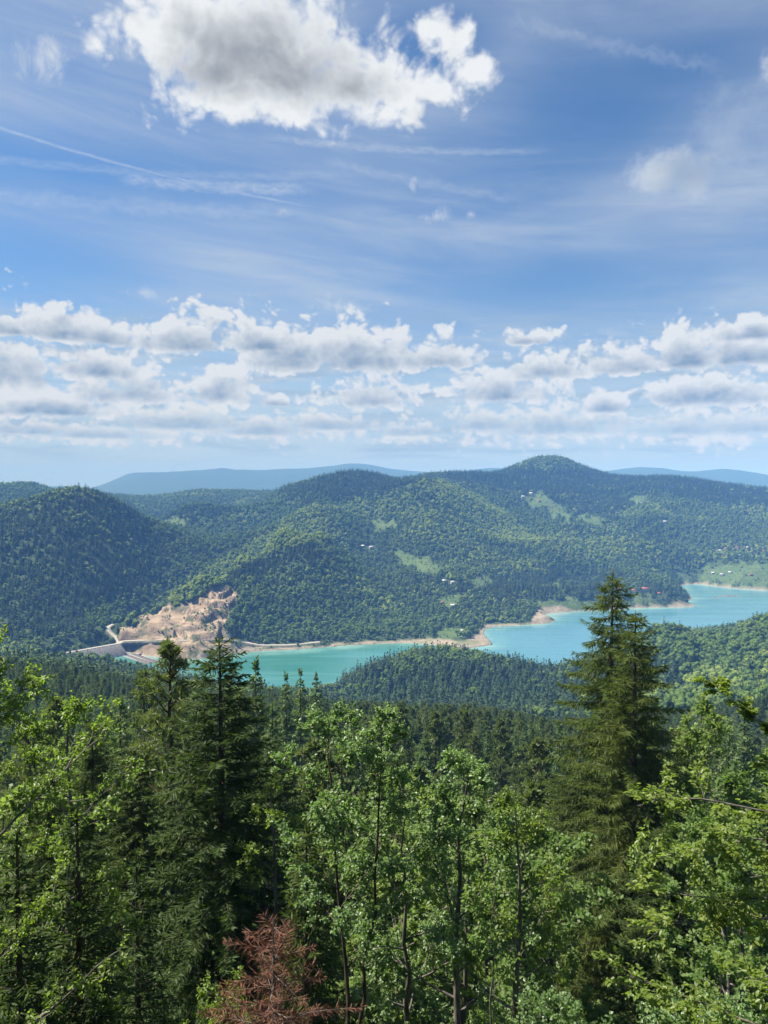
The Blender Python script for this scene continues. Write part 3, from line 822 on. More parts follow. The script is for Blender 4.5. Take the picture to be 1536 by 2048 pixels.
leaf_mat('needle_spruce', (0.047, 0.074, 0.018), (0.099, 0.122, 0.027), 0.36, 0.6, 0.15)
leaf_mat('needle_fir', (0.031, 0.057, 0.016), (0.074, 0.098, 0.024), 0.32, 0.6, 0.15)
leaf_mat('needle_pine', (0.072, 0.101, 0.032), (0.130, 0.156, 0.058), 0.34, 0.5, 0.3)
leaf_mat('needle_dark', (0.064, 0.106, 0.038), (0.133, 0.176, 0.055), 0.30, 0.6, 0.2)
leaf_mat('leaf_maple', (0.109, 0.172, 0.059), (0.180, 0.244, 0.103), 0.50, 0.42, 0.5)
leaf_mat('leaf_beech', (0.110, 0.166, 0.027), (0.194, 0.236, 0.045), 0.54, 0.42, 0.4)
leaf_mat('leaf_pale', (0.119, 0.189, 0.065), (0.189, 0.254, 0.103), 0.48, 0.40, 0.55)
leaf_mat('leaf_wood', (0.102, 0.163, 0.044), (0.193, 0.242, 0.073), 0.50, 0.5, 0.3)
leaf_mat('needle_dead', (0.11, 0.062, 0.045), (0.30, 0.115, 0.062), 0.15, 0.8, 0.1, (1.2, 0.9, 0.7))
leaf_mat('far_broadleaf', (0.078, 0.138, 0.034), (0.185, 0.250, 0.066), 0.48, 0.75, 0.08, (1.3, 1.4, 0.8), 0.5)
leaf_mat('far_pale_sun_tint', (0.170, 0.240, 0.048), (0.250, 0.315, 0.072), 0.50, 0.6, 0.2, (1.3, 1.4, 0.8), 0.9)  # paler copy of the far broadleaf colour, with ridge sunlight painted in
leaf_mat('far_conifer', (0.036, 0.066, 0.030), (0.072, 0.106, 0.042), 0.25, 0.8, 0.1, (1.2, 1.2, 0.8), 0.6)
bark_mat('bark_spruce', (0.035, 0.026, 0.019), (0.085, 0.065, 0.050))
bark_mat('bark_pine', (0.055, 0.034, 0.023), (0.12, 0.07, 0.043))
bark_mat('bark_grey', (0.06, 0.052, 0.045), (0.15, 0.135, 0.115))
bark_mat('bark_dead', (0.10, 0.085, 0.075), (0.24, 0.21, 0.19))


# ------------------------------------------------------------------ plant geometry
def unit(v):
    return v / (np.linalg.norm(v, axis=-1, keepdims=True) + 1e-9)


def blades(c, d, n, L, W, fold=0.0, mid=0.5):
    """diamond leaves: base c, direction d, face normal n"""
    d = unit(d)
    s = unit(np.cross(d, n))
    n = np.cross(s, d)
    L = np.asarray(L)[:, None]; W = np.asarray(W)[:, None]
    p0 = c
    p1 = c + d * L * mid + s * W * 0.5 + n * W * fold
    p2 = c + d * L
    p3 = c + d * L * mid - s * W * 0.5 + n * W * fold
    v = np.stack([p0, p1, p2, p3], 1).reshape(-1, 3)
    f = np.arange(len(c) * 4).reshape(-1, 4)
    return v, f


def leaves6(c, d, n, L, W, fold=0.18):
    """pointed leaves folded along the midrib: two quads each"""
    d = unit(d)
    s = unit(np.cross(d, n))
    n = np.cross(s, d)
    L = np.asarray(L)[:, None]; W = np.asarray(W)[:, None]
    P = [c, c + d * L * .3 + s * W * .45 + n * W * fold, c + d * L * .7 + s * W * .38 + n * W * (fold - .05), c + d * L - n * L * .08,
         c + d * L * .7 - s * W * .38 + n * W * (fold - .05), c + d * L * .3 - s * W * .45 + n * W * fold]
    v = np.stack(P, 1).reshape(-1, 3)
    b = np.arange(len(c))[:, None] * 6
    f = np.concatenate([b + np.array([[0, 1, 2, 3]]), b + np.array([[0, 3, 4, 5]])], 0)
    return v, f


def tube(pts, rad, sides=6):
    """tapered tube along a list of points"""
    pts = np.asarray(pts, float); rad = np.asarray(rad, float)
    t = unit(np.gradient(pts, axis=0))
    ref = np.where(np.abs(t[:, 2:3]) > 0.9, np.array([[1.0, 0, 0]]), np.array([[0, 0, 1.0]]))
    a = unit(np.cross(t, ref)); b = np.cross(t, a)
    th = np.linspace(0, 2 * np.pi, sides, endpoint=False)
    ring_ = pts[:, None, :] + rad[:, None, None] * (np.cos(th)[None, :, None] * a[:, None, :] + np.sin(th)[None, :, None] * b[:, None, :])
    v = ring_.reshape(-1, 3)
    i = np.arange(len(pts) * sides).reshape(len(pts), sides)
    n_ = np.roll(i, -1, axis=1)
    f = np.stack([i[:-1], n_[:-1], n_[1:], i[1:]], -1).reshape(-1, 4)
    return v, f


def join(parts):
    vs, fs, o = [], [], 0
    for v, f in parts:
        vs.append(v); fs.append(f + o); o += len(v)
    return np.concatenate(vs), np.concatenate(fs)


def rot2(a):
    return np.stack([np.cos(a), np.sin(a), np.zeros_like(a)], -1)


def conifer(rng, H, Rb, whorl=0.42, per=6, droop=0.25, lift=0.25, twig=0.42, gap=0.10, width=0.06, bare=0.04, shape=0.85, hang=0.5,
            ragged=0.25, blades_per=2, top_bare=0.0, limb_r=0.02, flat=0.25, keepfrac=1.0):
    """spruce or fir: whorls of boughs, each bough feathered with twigs. Returns trunk, boughs, needles"""
    nw = int(H * (1 - bare) / whorl)
    hs, azs, Ls = [], [], []
    for i in range(nw):
        t = (i + rng.uniform(-0.3, 0.3)) / nw
        t = min(max(t, 0.0), 0.995)
        h = H * (bare + (1 - bare) * t)
        rr = Rb * ((1 - t) ** shape) * (0.55 + 0.45 * min(1, t * 6 + 0.4)) + 0.10
        k = max(3, int(round(per * (0.6 + 0.4 * (1 - t)))))
        a0 = rng.uniform(0, 6.28)
        for j in range(k):
            if rng.random() > keepfrac: continue
            hs.append(h + rng.uniform(-0.4, 0.4) * whorl); azs.append(a0 + 6.283 * j / k + rng.uniform(-0.35, 0.35))
            Ls.append(rr * (1 + rng.uniform(-ragged, ragged * 0.8)))
    hs, azs, Ls = map(np.array, (hs, azs, Ls))
    out = rot2(azs)
    t = hs / H
    dr = droop * (0.4 + 1.1 * (1 - t)) * rng.uniform(0.6, 1.4, len(hs))
    lf = lift * (0.3 + 1.0 * t) * rng.uniform(0.6, 1.3, len(hs))
    def pos(k, s):
        z = hs[k] + Ls[k] * (lf[k] * s - dr[k] * 1.6 * s ** 2 + dr[k] * 0.75 * s ** 3)
        p = out[k] * (Ls[k] * s)[:, None]
        p[:, 2] = z
        return p
    boughs = []
    for k in range(len(hs)):
        if Ls[k] < 0.5: continue
        s = np.array([0.0, 0.3, 0.6, 0.85])
        boughs.append(tube(pos(np.full(4, k), s), limb_r * (0.5 + Ls[k] / Rb) * np.array([1.0, 0.75, 0.5, 0.2]), 3))
    # twigs
    ks, ss = [], []
    for k in range(len(hs)):
        n = max(5, int(2 * Ls[k] / gap))
        s = np.linspace(0.10 if Ls[k] > 0.8 else 0.0, 1.0, n) + rng.uniform(-0.5, 0.5, n) / n
        ks.append(np.full(n, k)); ss.append(np.clip(s, 0, 1))
    ks, ss = np.concatenate(ks), np.concatenate(ss)
    P = pos(ks, ss)
    T = unit(pos(ks, np.minimum(ss + 0.05, 1.05)) - pos(ks, ss - 0.0 * ss - 0.001))
    side = np.cross(T, np.array([0, 0, 1.0]))
    sg = np.where(np.arange(len(ks)) % 2 == 0, 1.0, -1.0) * rng.uniform(0.35, 1.2, len(ks))
    up = rng.normal(0, flat, len(ks))
    D = T * rng.uniform(0.5, 1.0, len(ks))[:, None] + side * sg[:, None]
    D[:, 2] += up - hang * rng.uniform(0.1, 1.0, len(ks)) * (ss < 0.93)
    D = unit(D)
    tl = twig * (0.35 + 0.75 * np.sqrt(np.maximum(1 - ss, 0.0)) * np.minimum(1, Ls[ks] / (0.5 * Rb) + 0.25)) * rng.uniform(0.6, 1.35, len(ks))
    tl = np.minimum(tl, Ls[ks] * 0.6 + 0.12)
    parts = []
    for b in range(blades_per):
        nn = unit(rng.normal(0, 0.5, (len(ks), 3)) + (np.array([0, 0, 1.0]) if b == 0 else side * 1.0))
        DD = unit(D + rng.normal(0, 0.22, (len(ks), 3)))
        parts.append(blades(P, DD, nn, tl, width * rng.uniform(0.7, 1.3, len(ks)), 0.0, 0.42))
    # leader
    n = 26
    lead = np.zeros((n, 3)); lead[:, 2] = H * (1 - 0.05 * rng.random(n))
    dd = unit(np.c_[rng.normal(0, 0.6, (n, 2)), rng.uniform(0.3, 1.2, n)])
    parts.append(blades(lead, dd, unit(rng.normal(0, 1, (n, 3))), np.full(n, twig * 0.6), np.full(n, width), 0))
    rt = H * 0.0125 + 0.03
    zz = np.linspace(0, 1, 14)
    wob = np.cumsum(rng.normal(0, 0.004 * H, (14, 2)), 0) * 0.15
    tr_ = tube(np.c_[wob - wob * zz[:, None], zz * H], rt * (1 - zz) ** 0.8 + 0.012, 8)
    return tr_, (join(boughs) if boughs else None), join(parts)


def curve_pts(p0, d0, L, up, rng, n=7, wob=0.10):
    """a limb that starts along d0 and bends towards the light"""
    p = [np.array(p0, float)]
    d = np.array(d0, float); d /= np.linalg.norm(d)
    for i in range(n - 1):
        d = d + np.array([0, 0, up]) / n + rng.normal(0, wob, 3)
        d /= np.linalg.norm(d)
        p.append(p[-1] + d * L / (n - 1))
    return np.array(p)


def broadleaf(rng, H, Rc, first=0.3, nlimb=14, nsub=9, ntw=6, nleaf=11, leaf=0.10, lw=0.7, up=0.5, trunk_r=None, lean=(0, 0), upright=0.5, six=False,
              flat=0.5, fork=None, droop=0.15, spread=0.35):
    """broadleaved tree: trunk, limbs (a list, one mesh each) and leaves"""
    trunk_r = trunk_r or H * 0.011 + 0.02
    n = 12
    zz = np.linspace(0, 1, n)
    w = np.cumsum(rng.normal(0, 0.012 * H, (n, 2)), 0)
    w -= w[0]
    tp = np.c_[w[:, 0] * 0.6 + lean[0] * zz ** 1.3, w[:, 1] * 0.6 + lean[1] * zz ** 1.3, zz * H * 0.96]
    trunk = tube(tp, trunk_r * (1 - zz * 0.88), 8)
    limbs, c_, d_, n_ = [], [], [], []
    for i in range(nlimb):
        t = first + (1 - first) * ((i + rng.uniform(0, 0.8)) / nlimb) ** 0.9
        t = min(t, 0.99)
        p0 = np.array([np.interp(t, zz, tp[:, k]) for k in range(3)])
        a = i * 2.4 + rng.uniform(-0.5, 0.5)
        env = Rc * (math.sin(math.pi * min(1, (t - first) / (1 - first) * 0.72 + 0.26)) ** 0.7) * rng.uniform(0.7, 1.15)
        L = max(env, 0.25 * Rc)
        el = upright * (0.4 + 1.0 * t) + rng.uniform(-0.2, 0.2)
        d0 = np.array([math.cos(a), math.sin(a), math.tan(min(el, 1.3))])
        cp = curve_pts(p0, d0, L * 1.1, up * 0.5, rng, 7)
        ps = [tube(cp, np.interp(t, zz, trunk_r * (1 - zz * 0.88)) * 0.5 * np.linspace(1, 0.2, 7), 5)]
        for j in range(nsub):
            s = rng.uniform(0.22, 1.0) if j else 1.0
            q0 = np.array([np.interp(s, np.linspace(0, 1, 7), cp[:, k]) for k in range(3)])
            k0 = min(int(s * 6), 5)
            dd = unit(cp[k0 + 1] - cp[k0])
            dd = dd * 0.7 + rng.normal(0, 0.55, 3) * np.array([1, 1, 0.6]) + np.array([0, 0, up * 0.35])
            l2 = L * rng.uniform(0.22, 0.45) * (1.15 - s * 0.45) + 0.15
            cq = curve_pts(q0, dd, l2, up * 0.3 - droop * 0.3, rng, 5, 0.16)
            ps.append(tube(cq, np.linspace(0.016, 0.005, 5) * (H / 12), 3))
            for m_ in range(ntw):
                u = rng.uniform(0.15, 1.0)
                tq = np.array([np.interp(u, np.linspace(0, 1, 5), cq[:, k]) for k in range(3)])
                td = unit(unit(cq[min(int(u * 4), 3) + 1] - cq[min(int(u * 4), 3)]) * 0.7 + rng.normal(0, 0.6, 3))
                tl = rng.uniform(0.25, 0.6) * (0.35 + Rc * 0.18)
                v = rng.uniform(0.1, 1.0, nleaf)
                cc_ = tq + td * (v * tl)[:, None] + rng.normal(0, leaf * spread, (nleaf, 3))
                c_.append(cc_)
                ld = td * 0.6 + rng.normal(0, 0.7, (nleaf, 3)); ld[:, 2] -= droop
                d_.append(ld)
                nm = rng.normal(0, flat, (nleaf, 3)); nm[:, 2] += 1.0
                n_.append(nm)
        limbs.append(join(ps))
    c_, d_, n_ = np.concatenate(c_), np.concatenate(d_), np.concatenate(n_)
    L_ = leaf * rng.uniform(0.65, 1.25, len(c_))
    lv = leaves6(c_, d_, unit(n_), L_, L_ * lw) if six else blades(c_, d_, unit(n_), L_, L_ * lw, 0.15, 0.45)
    return trunk, limbs, lv


def pine(rng, H, Rc, first=0.35, nb=34, ntuft=16, tuft=0.30, nn_=9, w=0.03):
    """pine: bare lower trunk, upswept limbs ending in brushes of long needles"""
    zz = np.linspace(0, 1, 12)
    tp = np.c_[np.cumsum(rng.normal(0, 0.006 * H, (12, 2)), 0) * 0.5, zz * H]
    tp[:, :2] -= tp[0, :2]
    trunk = tube(tp, (H * 0.012 + 0.03) * (1 - zz) ** 0.75 + 0.015, 8)
    lim, c_, d_ = [], [], []
    for i in range(nb):
        t = first + (1 - first) * (i + rng.uniform(0, 1)) / nb
        t = min(t, 0.985)
        p0 = np.array([np.interp(t, zz, tp[:, k]) for k in range(3)])
        a = i * 2.4 + rng.uniform(-0.6, 0.6)
        u = (t - first) / (1 - first)
        L = Rc * (1 - u) ** 0.6 * (0.5 + 0.5 * min(1, u * 4 + .3)) * rng.uniform(0.6, 1.15) + 0.25
        d0 = np.array([math.cos(a), math.sin(a), rng.uniform(0.0, 0.3) + 0.5 * u])
        cp = curve_pts(p0, d0, L, 0.55, rng, 6, 0.09)
        lim.append(tube(cp, np.linspace(0.035, 0.008, 6) * (H / 14), 4))
        m_ = max(6, int(ntuft * (0.4 + L / Rc)))
        s = np.sqrt(rng.uniform(0.12, 1.0, m_))
        q = np.stack([np.interp(s, np.linspace(0, 1, 6), cp[:, k]) for k in range(3)], 1)
        q += rng.normal(0, 0.16 * L, (m_, 3)) * np.array([1, 1, 0.45])
        td = rng.normal(0, 0.5, (m_, 3)) + np.array([math.cos(a) * 0.5, math.sin(a) * 0.5, 0.8])
        for j in range(nn_):
            c_.append(q); d_.append(unit(td) * 0.8 + rng.normal(0, 0.62, (m_, 3)))
    c_, d_ = np.concatenate(c_), np.concatenate(d_)
    lv = blades(c_, d_, unit(rng.normal(0, 1, c_.shape)), tuft * rng.uniform(0.6, 1.2, len(c_)), w * rng.uniform(0.7, 1.4, len(c_)), 0, 0.5)
    return trunk, join(lim), lv


def lump(rng, c, r, sub=1, rough=0.22):
    """an uneven rounded clump of foliage"""
    bm = bmesh.new()
    bmesh.ops.create_icosphere(bm, subdivisions=sub, radius=1.0)
    v = np.array([p.co for p in bm.verts]); f = np.array([[q.index for q in p.verts] for p in bm.faces])
    bm.free()
    v = v * (1 + rng.uniform(-rough, rough, (len(v), 1))) * np.array([1, 1, 0.85]) * r
    return v + c, f


def tris(vf):
    v, f = vf
    return v, (f if f.shape[1] == 3 else np.concatenate([f[:, [0, 1, 2]], f[:, [0, 2, 3]]]))


def far_broadleaf(rng, H, Rr, n=150, q=1.5):
    cs = []
    for i in range(10):
        a = rng.uniform(0, 6.28); rr = Rr * rng.uniform(0.2, 0.66)
        cs.append((math.cos(a) * rr, math.sin(a) * rr, H * rng.uniform(0.30, 0.78), Rr * rng.uniform(0.34, 0.52)))
    cs.append((0, 0, H * 0.82, Rr * 0.42)); cs.append((0, 0, H * 0.5, Rr * 0.6))
    cs = np.array(cs)
    parts = [lump(rng, c[:3], c[3]) for c in cs]
    cs = cs[rng.integers(0, len(cs), n)]
    d = unit(rng.normal(0, 1, (n, 3))); d[:, 2] = np.abs(d[:, 2]) * 0.9 - 0.15
    d = unit(d)
    c = cs[:, :3] + d * cs[:, 3:4] * rng.uniform(0.9, 1.18, n)[:, None]
    nrm = unit(d + rng.normal(0, 0.45, (n, 3)))
    tng = unit(np.cross(nrm, rng.normal(0, 1, (n, 3))))
    qs = q * rng.uniform(0.5, 1.2, n)
    parts.append(tris(blades(c - tng * qs[:, None] * 0.5, tng, nrm, qs, qs * 0.8, 0.0, 0.5)))
    return join(parts)


def far_conifer(rng, H, Rr, rows=15, per=8, pine_like=False):
    c, d, nr_, L = [], [], [], []
    for i in range(rows):
        t = i / rows
        h = H * (0.10 + 0.88 * t)
        rr = Rr * (1 - t) ** (0.55 if pine_like else 0.85) + 0.18
        for j in range(per):
            a = rng.uniform(0, 6.28)
            o = np.array([math.cos(a), math.sin(a), 0])
            c.append(np.array([0, 0, h]) + o * rr * rng.uniform(0.0, 0.25)); d.append(o + np.array([0, 0, rng.uniform(-0.55, 0.0 if not pine_like else 0.4)]))
            nr_.append(np.array([0, 0, 1.0]) + o * 0.35 + rng.normal(0, 0.25, 3)); L.append(rr * rng.uniform(0.75, 1.2))
    for j in range(4):
        c.append(np.array([0, 0, H * 0.9])); d.append(np.array([rng.normal(0, .1), rng.normal(0, .1), 1])); nr_.append(rng.normal(0, 1, 3)); L.append(H * 0.1)
    L = np.array(L)
    return blades(np.array(c), np.array(d), unit(np.array(nr_)), L, L * 0.75 + 0.1, 0.0, 0.6)


# ------------------------------------------------------------------ woods on the hills: too many to count, scattered by geometry nodes
def source_set(cname, meshes):
    c = bpy.data.collections.new(cname)
    for i, me in enumerate(meshes):
        o = bpy.data.objects.new('%s_%02d' % (cname, i), me)
        c.objects.link(o)
    return c


def scatter(name, label, coll, P, S, A, V):
    me = bpy.data.meshes.new(name)
    me.vertices.add(len(P))
    me.vertices.foreach_set('co', np.asarray(P, np.float32).ravel())
    for an, ty, av in (('size', 'FLOAT', S), ('turn', 'FLOAT', A), ('pick', 'INT', V)):
        at_ = me.attributes.new(an, ty, 'POINT')
        at_.data.foreach_set('value', np.asarray(av, np.int32 if ty == 'INT' else np.float32))
    o = link(name, me)
    tag(o, label, kind='stuff')
    ng = bpy.data.node_groups.new(name, 'GeometryNodeTree')
    ng.interface.new_socket('Geometry', in_out='INPUT', socket_type='NodeSocketGeometry')
    ng.interface.new_socket('Geometry', in_out='OUTPUT', socket_type='NodeSocketGeometry')
    nn = ng.nodes
    gi, go = nn.new('NodeGroupInput'), nn.new('NodeGroupOutput')
    ci = nn.new('GeometryNodeCollectionInfo'); ci.inputs['Collection'].default_value = coll
    ci.inputs['Separate Children'].default_value = True; ci.inputs['Reset Children'].default_value = True
    ip = nn.new('GeometryNodeInstanceOnPoints')
    ip.inputs['Pick Instance'].default_value = True
    def na_(attr_name, ty):
        n = nn.new('GeometryNodeInputNamedAttribute'); n.data_type = ty; n.inputs[0].default_value = attr_name
        return n.outputs[0]
    cx = nn.new('ShaderNodeCombineXYZ')
    lk = ng.links.new
    lk(na_('turn', 'FLOAT'), cx.inputs[2])
    lk(gi.outputs[0], ip.inputs['Points']); lk(ci.outputs[0], ip.inputs['Instance'])
    lk(na_('pick', 'INT'), ip.inputs['Instance Index'])
    er = nn.new('FunctionNodeEulerToRotation'); lk(cx.outputs[0], er.inputs[0]); lk(er.outputs[0], ip.inputs['Rotation'])
    lk(na_('size', 'FLOAT'), ip.inputs['Scale'])
    lk(ip.outputs[0], go.inputs[0])
    md = o.modifiers.new('scatter', 'NODES'); md.node_group = ng
    return o


rng = np.random.default_rng(5)
src_broad = source_set('far_broadleaf_tree', [mesh_from('far_broadleaf_tree', *far_broadleaf(rng, 14, 5.6), MAT['far_broadleaf']) for _ in range(4)])
src_pale_sun_tint = source_set('far_pale_sun_tint_tree', [mesh_from('far_pale_sun_tint_tree', *far_broadleaf(rng, 11, 6.2), MAT['far_pale_sun_tint']) for _ in range(3)])  # lower, wider trees wearing the sun-tinted leaf colour
src_conif = source_set('far_conifer_tree', [mesh_from('far_conifer_tree', *far_conifer(rng, 19, 3.9, pine_like=(k == 3)), MAT['far_conifer']) for k in range(4)])

# horizon scan: which ground can be seen from near the viewpoint
_e = (ZG - CAM_Z) / RG[None, :]
_run = np.maximum.accumulate(np.where(RG[None, :] > 330, _e + 4.0 / RG[None, :], -1), axis=1)
_run = np.c_[np.full((na, 2), -1.0), _run[:, :-2]]
SLACK = 22.0
CONIFER_SHADE_ZONES = [[(-100, 1030), (60, 1000), (170, 975), (260, 1010), (330, 1075), (330, 1160), (200, 1200), (140, 1260), (-100, 1280)],  # conifers; on the left hill and back ridges they also imitate cloud shadow
                 [(310, 1030), (400, 1005), (470, 1012), (440, 1034), (380, 1050), (330, 1038)], [(560, 985), (640, 945), (720, 935), (840, 955), (800, 985), (700, 1000), (600, 1010)], [(880, 935), (1000, 930), (1200, 935), (1540, 975), (1540, 1010), (1300, 990), (1150, 1000), (1000, 980), (920, 975)],
                 [(1060, 1000), (1200, 980), (1300, 1000), (1220, 1040), (1120, 1020)], [(900, 1330), (1060, 1320), (1170, 1345), (1170, 1440), (640, 1440), (640, 1400)], [(880, 1170), (1160, 1130), (1290, 1150), (1190, 1190), (1000, 1195)],
                 [(1280, 1150), (1370, 1180), (1385, 1205), (1290, 1205)], [(650, 1345), (740, 1310), (800, 1330), (700, 1400)], [(1150, 1320), (1390, 1330), (1360, 1360), (1180, 1370)]]
CONIFER_STRIPS = [[(450, 1142), (500, 1122), (560, 1095), (628, 1080), (632, 1128), (555, 1135), (500, 1148), (462, 1166)]]
SUN_TINT_ZONES = [[(270, 1226), (350, 1172), (425, 1122), (500, 1080), (575, 1050), (650, 1034), (664, 1072), (590, 1098), (500, 1132), (452, 1162), (385, 1196), (320, 1212), (280, 1236)], [(850, 975), (880, 955), (1000, 1010), (1080, 1080), (1000, 1080), (900, 1010)]]  # sunlight on these ridges is put into lighter leaf colour


def wood_points(r0, r1, area, n_try_seed, az_half=0.86):
    g = np.random.default_rng(n_try_seed)
    n = int((r1 ** 2 - r0 ** 2) * az_half / area)
    r = np.sqrt(g.uniform(r0 ** 2, r1 ** 2, n)); a = g.uniform(-az_half, az_half, n)
    x, y = np.sin(a) * r, np.cos(a) * r
    z = grid_at(x, y, ZG)
    ok = grid_at(x, y, MG['shore']) > 7
    ok &= ((grid_at(x, y, MG['meadow']) < g.uniform(0.15, 0.97, n) ** 0.5 * 0.9) | (g.random(n) < 0.10)) & (grid_at(x, y, MG['beach']) < 0.35 * g.random(n) + 0.1)
    q = grid_at(x, y, MG['quarry'])
    scr = fbm(x / 30, y / 30, 3, 77)
    ok &= (q < 0.3) | ((scr > 0.52) & (g.random(n) < 0.8))
    ok &= (grid_at(x, y, MG['cliff']) < 0.4) | (g.random(n) < 0.35)
    ok &= ((z + SLACK - CAM_Z) / r) > grid_at(x, y, _run)
    return x[ok], y[ok], z[ok], r[ok], g


KEEP_CLEAR = []                     # circles (x, y, radius) where houses and roads stand


def grow_wood(r0, r1, area, seed, label_b, label_c, size=1.0):
    x, y, z, r, g = wood_points(r0, r1, area, seed)
    x2, y2, z2, r2, _ = wood_points(r0, r1, area, seed + 50)
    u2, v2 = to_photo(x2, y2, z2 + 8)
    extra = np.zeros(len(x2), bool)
    for zn in SUN_TINT_ZONES: extra |= inside(u2, v2, zn)
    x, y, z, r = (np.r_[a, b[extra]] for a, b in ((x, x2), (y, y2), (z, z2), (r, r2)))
    ok = np.ones(len(x), bool)
    for cx, cy, cr in KEEP_CLEAR:
        ok &= np.hypot(x - cx, y - cy) > cr
    x, y, z, r = x[ok], y[ok], z[ok], r[ok]
    px, py = to_photo(x, y, z + 8)
    con = np.zeros(len(x))
    for zn in CONIFER_SHADE_ZONES:
        con = np.maximum(con, soft_poly(px, py, zn, 10.0, 26.0, 8))
    for zn in CONIFER_STRIPS:
        con = np.maximum(con, 1.25 * soft_poly(px, py, zn, 3.0, 8.0, 8))
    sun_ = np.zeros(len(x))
    for zn in SUN_TINT_ZONES:
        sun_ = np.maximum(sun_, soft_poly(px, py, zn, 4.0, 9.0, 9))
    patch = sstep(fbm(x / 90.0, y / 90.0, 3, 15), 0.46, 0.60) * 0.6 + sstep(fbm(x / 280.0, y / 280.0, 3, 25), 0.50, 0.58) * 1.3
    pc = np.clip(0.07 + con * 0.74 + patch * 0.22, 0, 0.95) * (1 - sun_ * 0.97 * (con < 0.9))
    is_c = g.random(len(x)) < pc
    s = size * g.uniform(0.5, 1.2, len(x)) ** 0.8 * g.choice([0.85, 1.0, 1.2], len(x))
    sh = np.minimum(1.0, grid_at(x, y, MG['shore']) / 60 + 0.35)
    s = s * sh * np.where(grid_at(x, y, MG['meadow']) > 0.3, 0.55, 1.0) * np.where(grid_at(x, y, MG['quarry']) > 0.2, 0.4, 1.0) * np.where(grid_at(x, y, MG['cliff']) > 0.2, 0.5, 1.0) * (1 - 0.12 * sun_)
    if r0 < 1000:                    # roofline of the wood before the lake, as the photograph has it
        for _ in range(6):
            u_, ty = to_photo(x, y, z + 15 * s)
            s = np.where((ty < np.interp(u_, [-100, 0, 150, 200, 260, 330, 400, 560, 640, 700], [1300, 1308, 1312, 1328, 1342, 1352, 1366, 1368, 1362, 1000])), s * 0.88, s)
        z = np.where(s < 0.25, z - 6, z)
    P = np.c_[x, y, z - 0.4]
    A = g.uniform(0, 6.28, len(x)); V = g.integers(0, 4, len(x))
    young = ~is_c & (g.random(len(x)) < np.clip(sun_ * 0.85 + sstep(fbm(x / 240.0, y / 240.0, 3, 19), 0.53, 0.62) * 0.6, 0, 0.95))  # not age: painted sunlight on the ridges, plus random paler patches
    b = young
    scatter('pale_sun_tint_woods', label_b.replace('broadleaf', 'light green, partly sun tinted'), src_pale_sun_tint, P[b], s[b], A[b], V[b] % 3)
    b = ~is_c & ~young
    scatter('broadleaf_woods', label_b, src_broad, P[b], s[b], A[b], V[b])
    c = is_c
    scatter('conifer_woods', label_c, src_conif, P[c], s[c] * 1.05, A[c], V[c])
    print('wood', label_b, young.sum(), b.sum(), c.sum())
# ------------------------------------------------------------------ dam, roads, houses, fish farm, islets
def hit(px, py, r0=1150.0, r1=5500.0):
    """first ground met by the line of sight"""
    rs = np.arange(r0, r1, 4.0)
    v = ray(px, py); k = rs / math.hypot(v.x, v.y)
    x, y, z = v.x * k, v.y * k, CAM_Z + v.z * k
    g_ = grid_at(x, y, ZG)
    i = int(np.argmax(g_ >= z)) if (g_ >= z).any() else len(rs) - 1
    return Vector((x[i], y[i], g_[i]))


def flat_mat(name, a, b, scale=0.4, rough=0.85, spec=0.2):
    m = MAT[name] = new_mat(name)
    n = noise(objpos(), scale, 6.0, 0.65)
    finish(mixc(n.ramp(0.3, 0.7), a, b), rough, spec, bump(n, 0.4, 0.2))


flat_mat('gravel_road', (0.24, 0.22, 0.19), (0.33, 0.31, 0.27), 0.3)
flat_mat('rubble', (0.10, 0.095, 0.09), (0.22, 0.205, 0.19), 0.35)
flat_mat('plaster', (0.30, 0.29, 0.265), (0.40, 0.385, 0.355), 0.5)
flat_mat('timber_wall', (0.20, 0.13, 0.08), (0.30, 0.21, 0.14), 0.8)
flat_mat('roof_red', (0.15, 0.052, 0.036), (0.22, 0.085, 0.055), 0.7)
flat_mat('roof_grey', (0.22, 0.22, 0.23), (0.34, 0.34, 0.35), 0.7)
flat_mat('roof_pale', (0.40, 0.39, 0.37), (0.5, 0.49, 0.47), 0.7)
flat_mat('window_glass', (0.03, 0.04, 0.05), (0.05, 0.06, 0.07), 1.0, 0.1, 0.5)
flat_mat('dark_wood', (0.07, 0.055, 0.045), (0.13, 0.11, 0.09), 0.8)
flat_mat('weathered_deck', (0.20, 0.19, 0.18), (0.34, 0.33, 0.31), 0.8)
flat_mat('float_blue', (0.05, 0.09, 0.16), (0.08, 0.13, 0.2), 0.8)
flat_mat('islet_rock', (0.06, 0.06, 0.045), (0.16, 0.145, 0.11), 0.3)


def box(x0, x1, y0, y1, z0, z1):
    v = np.array([(x, y, z) for x in (x0, x1) for y in (y0, y1) for z in (z0, z1)], float)
    return v, np.array(hf)


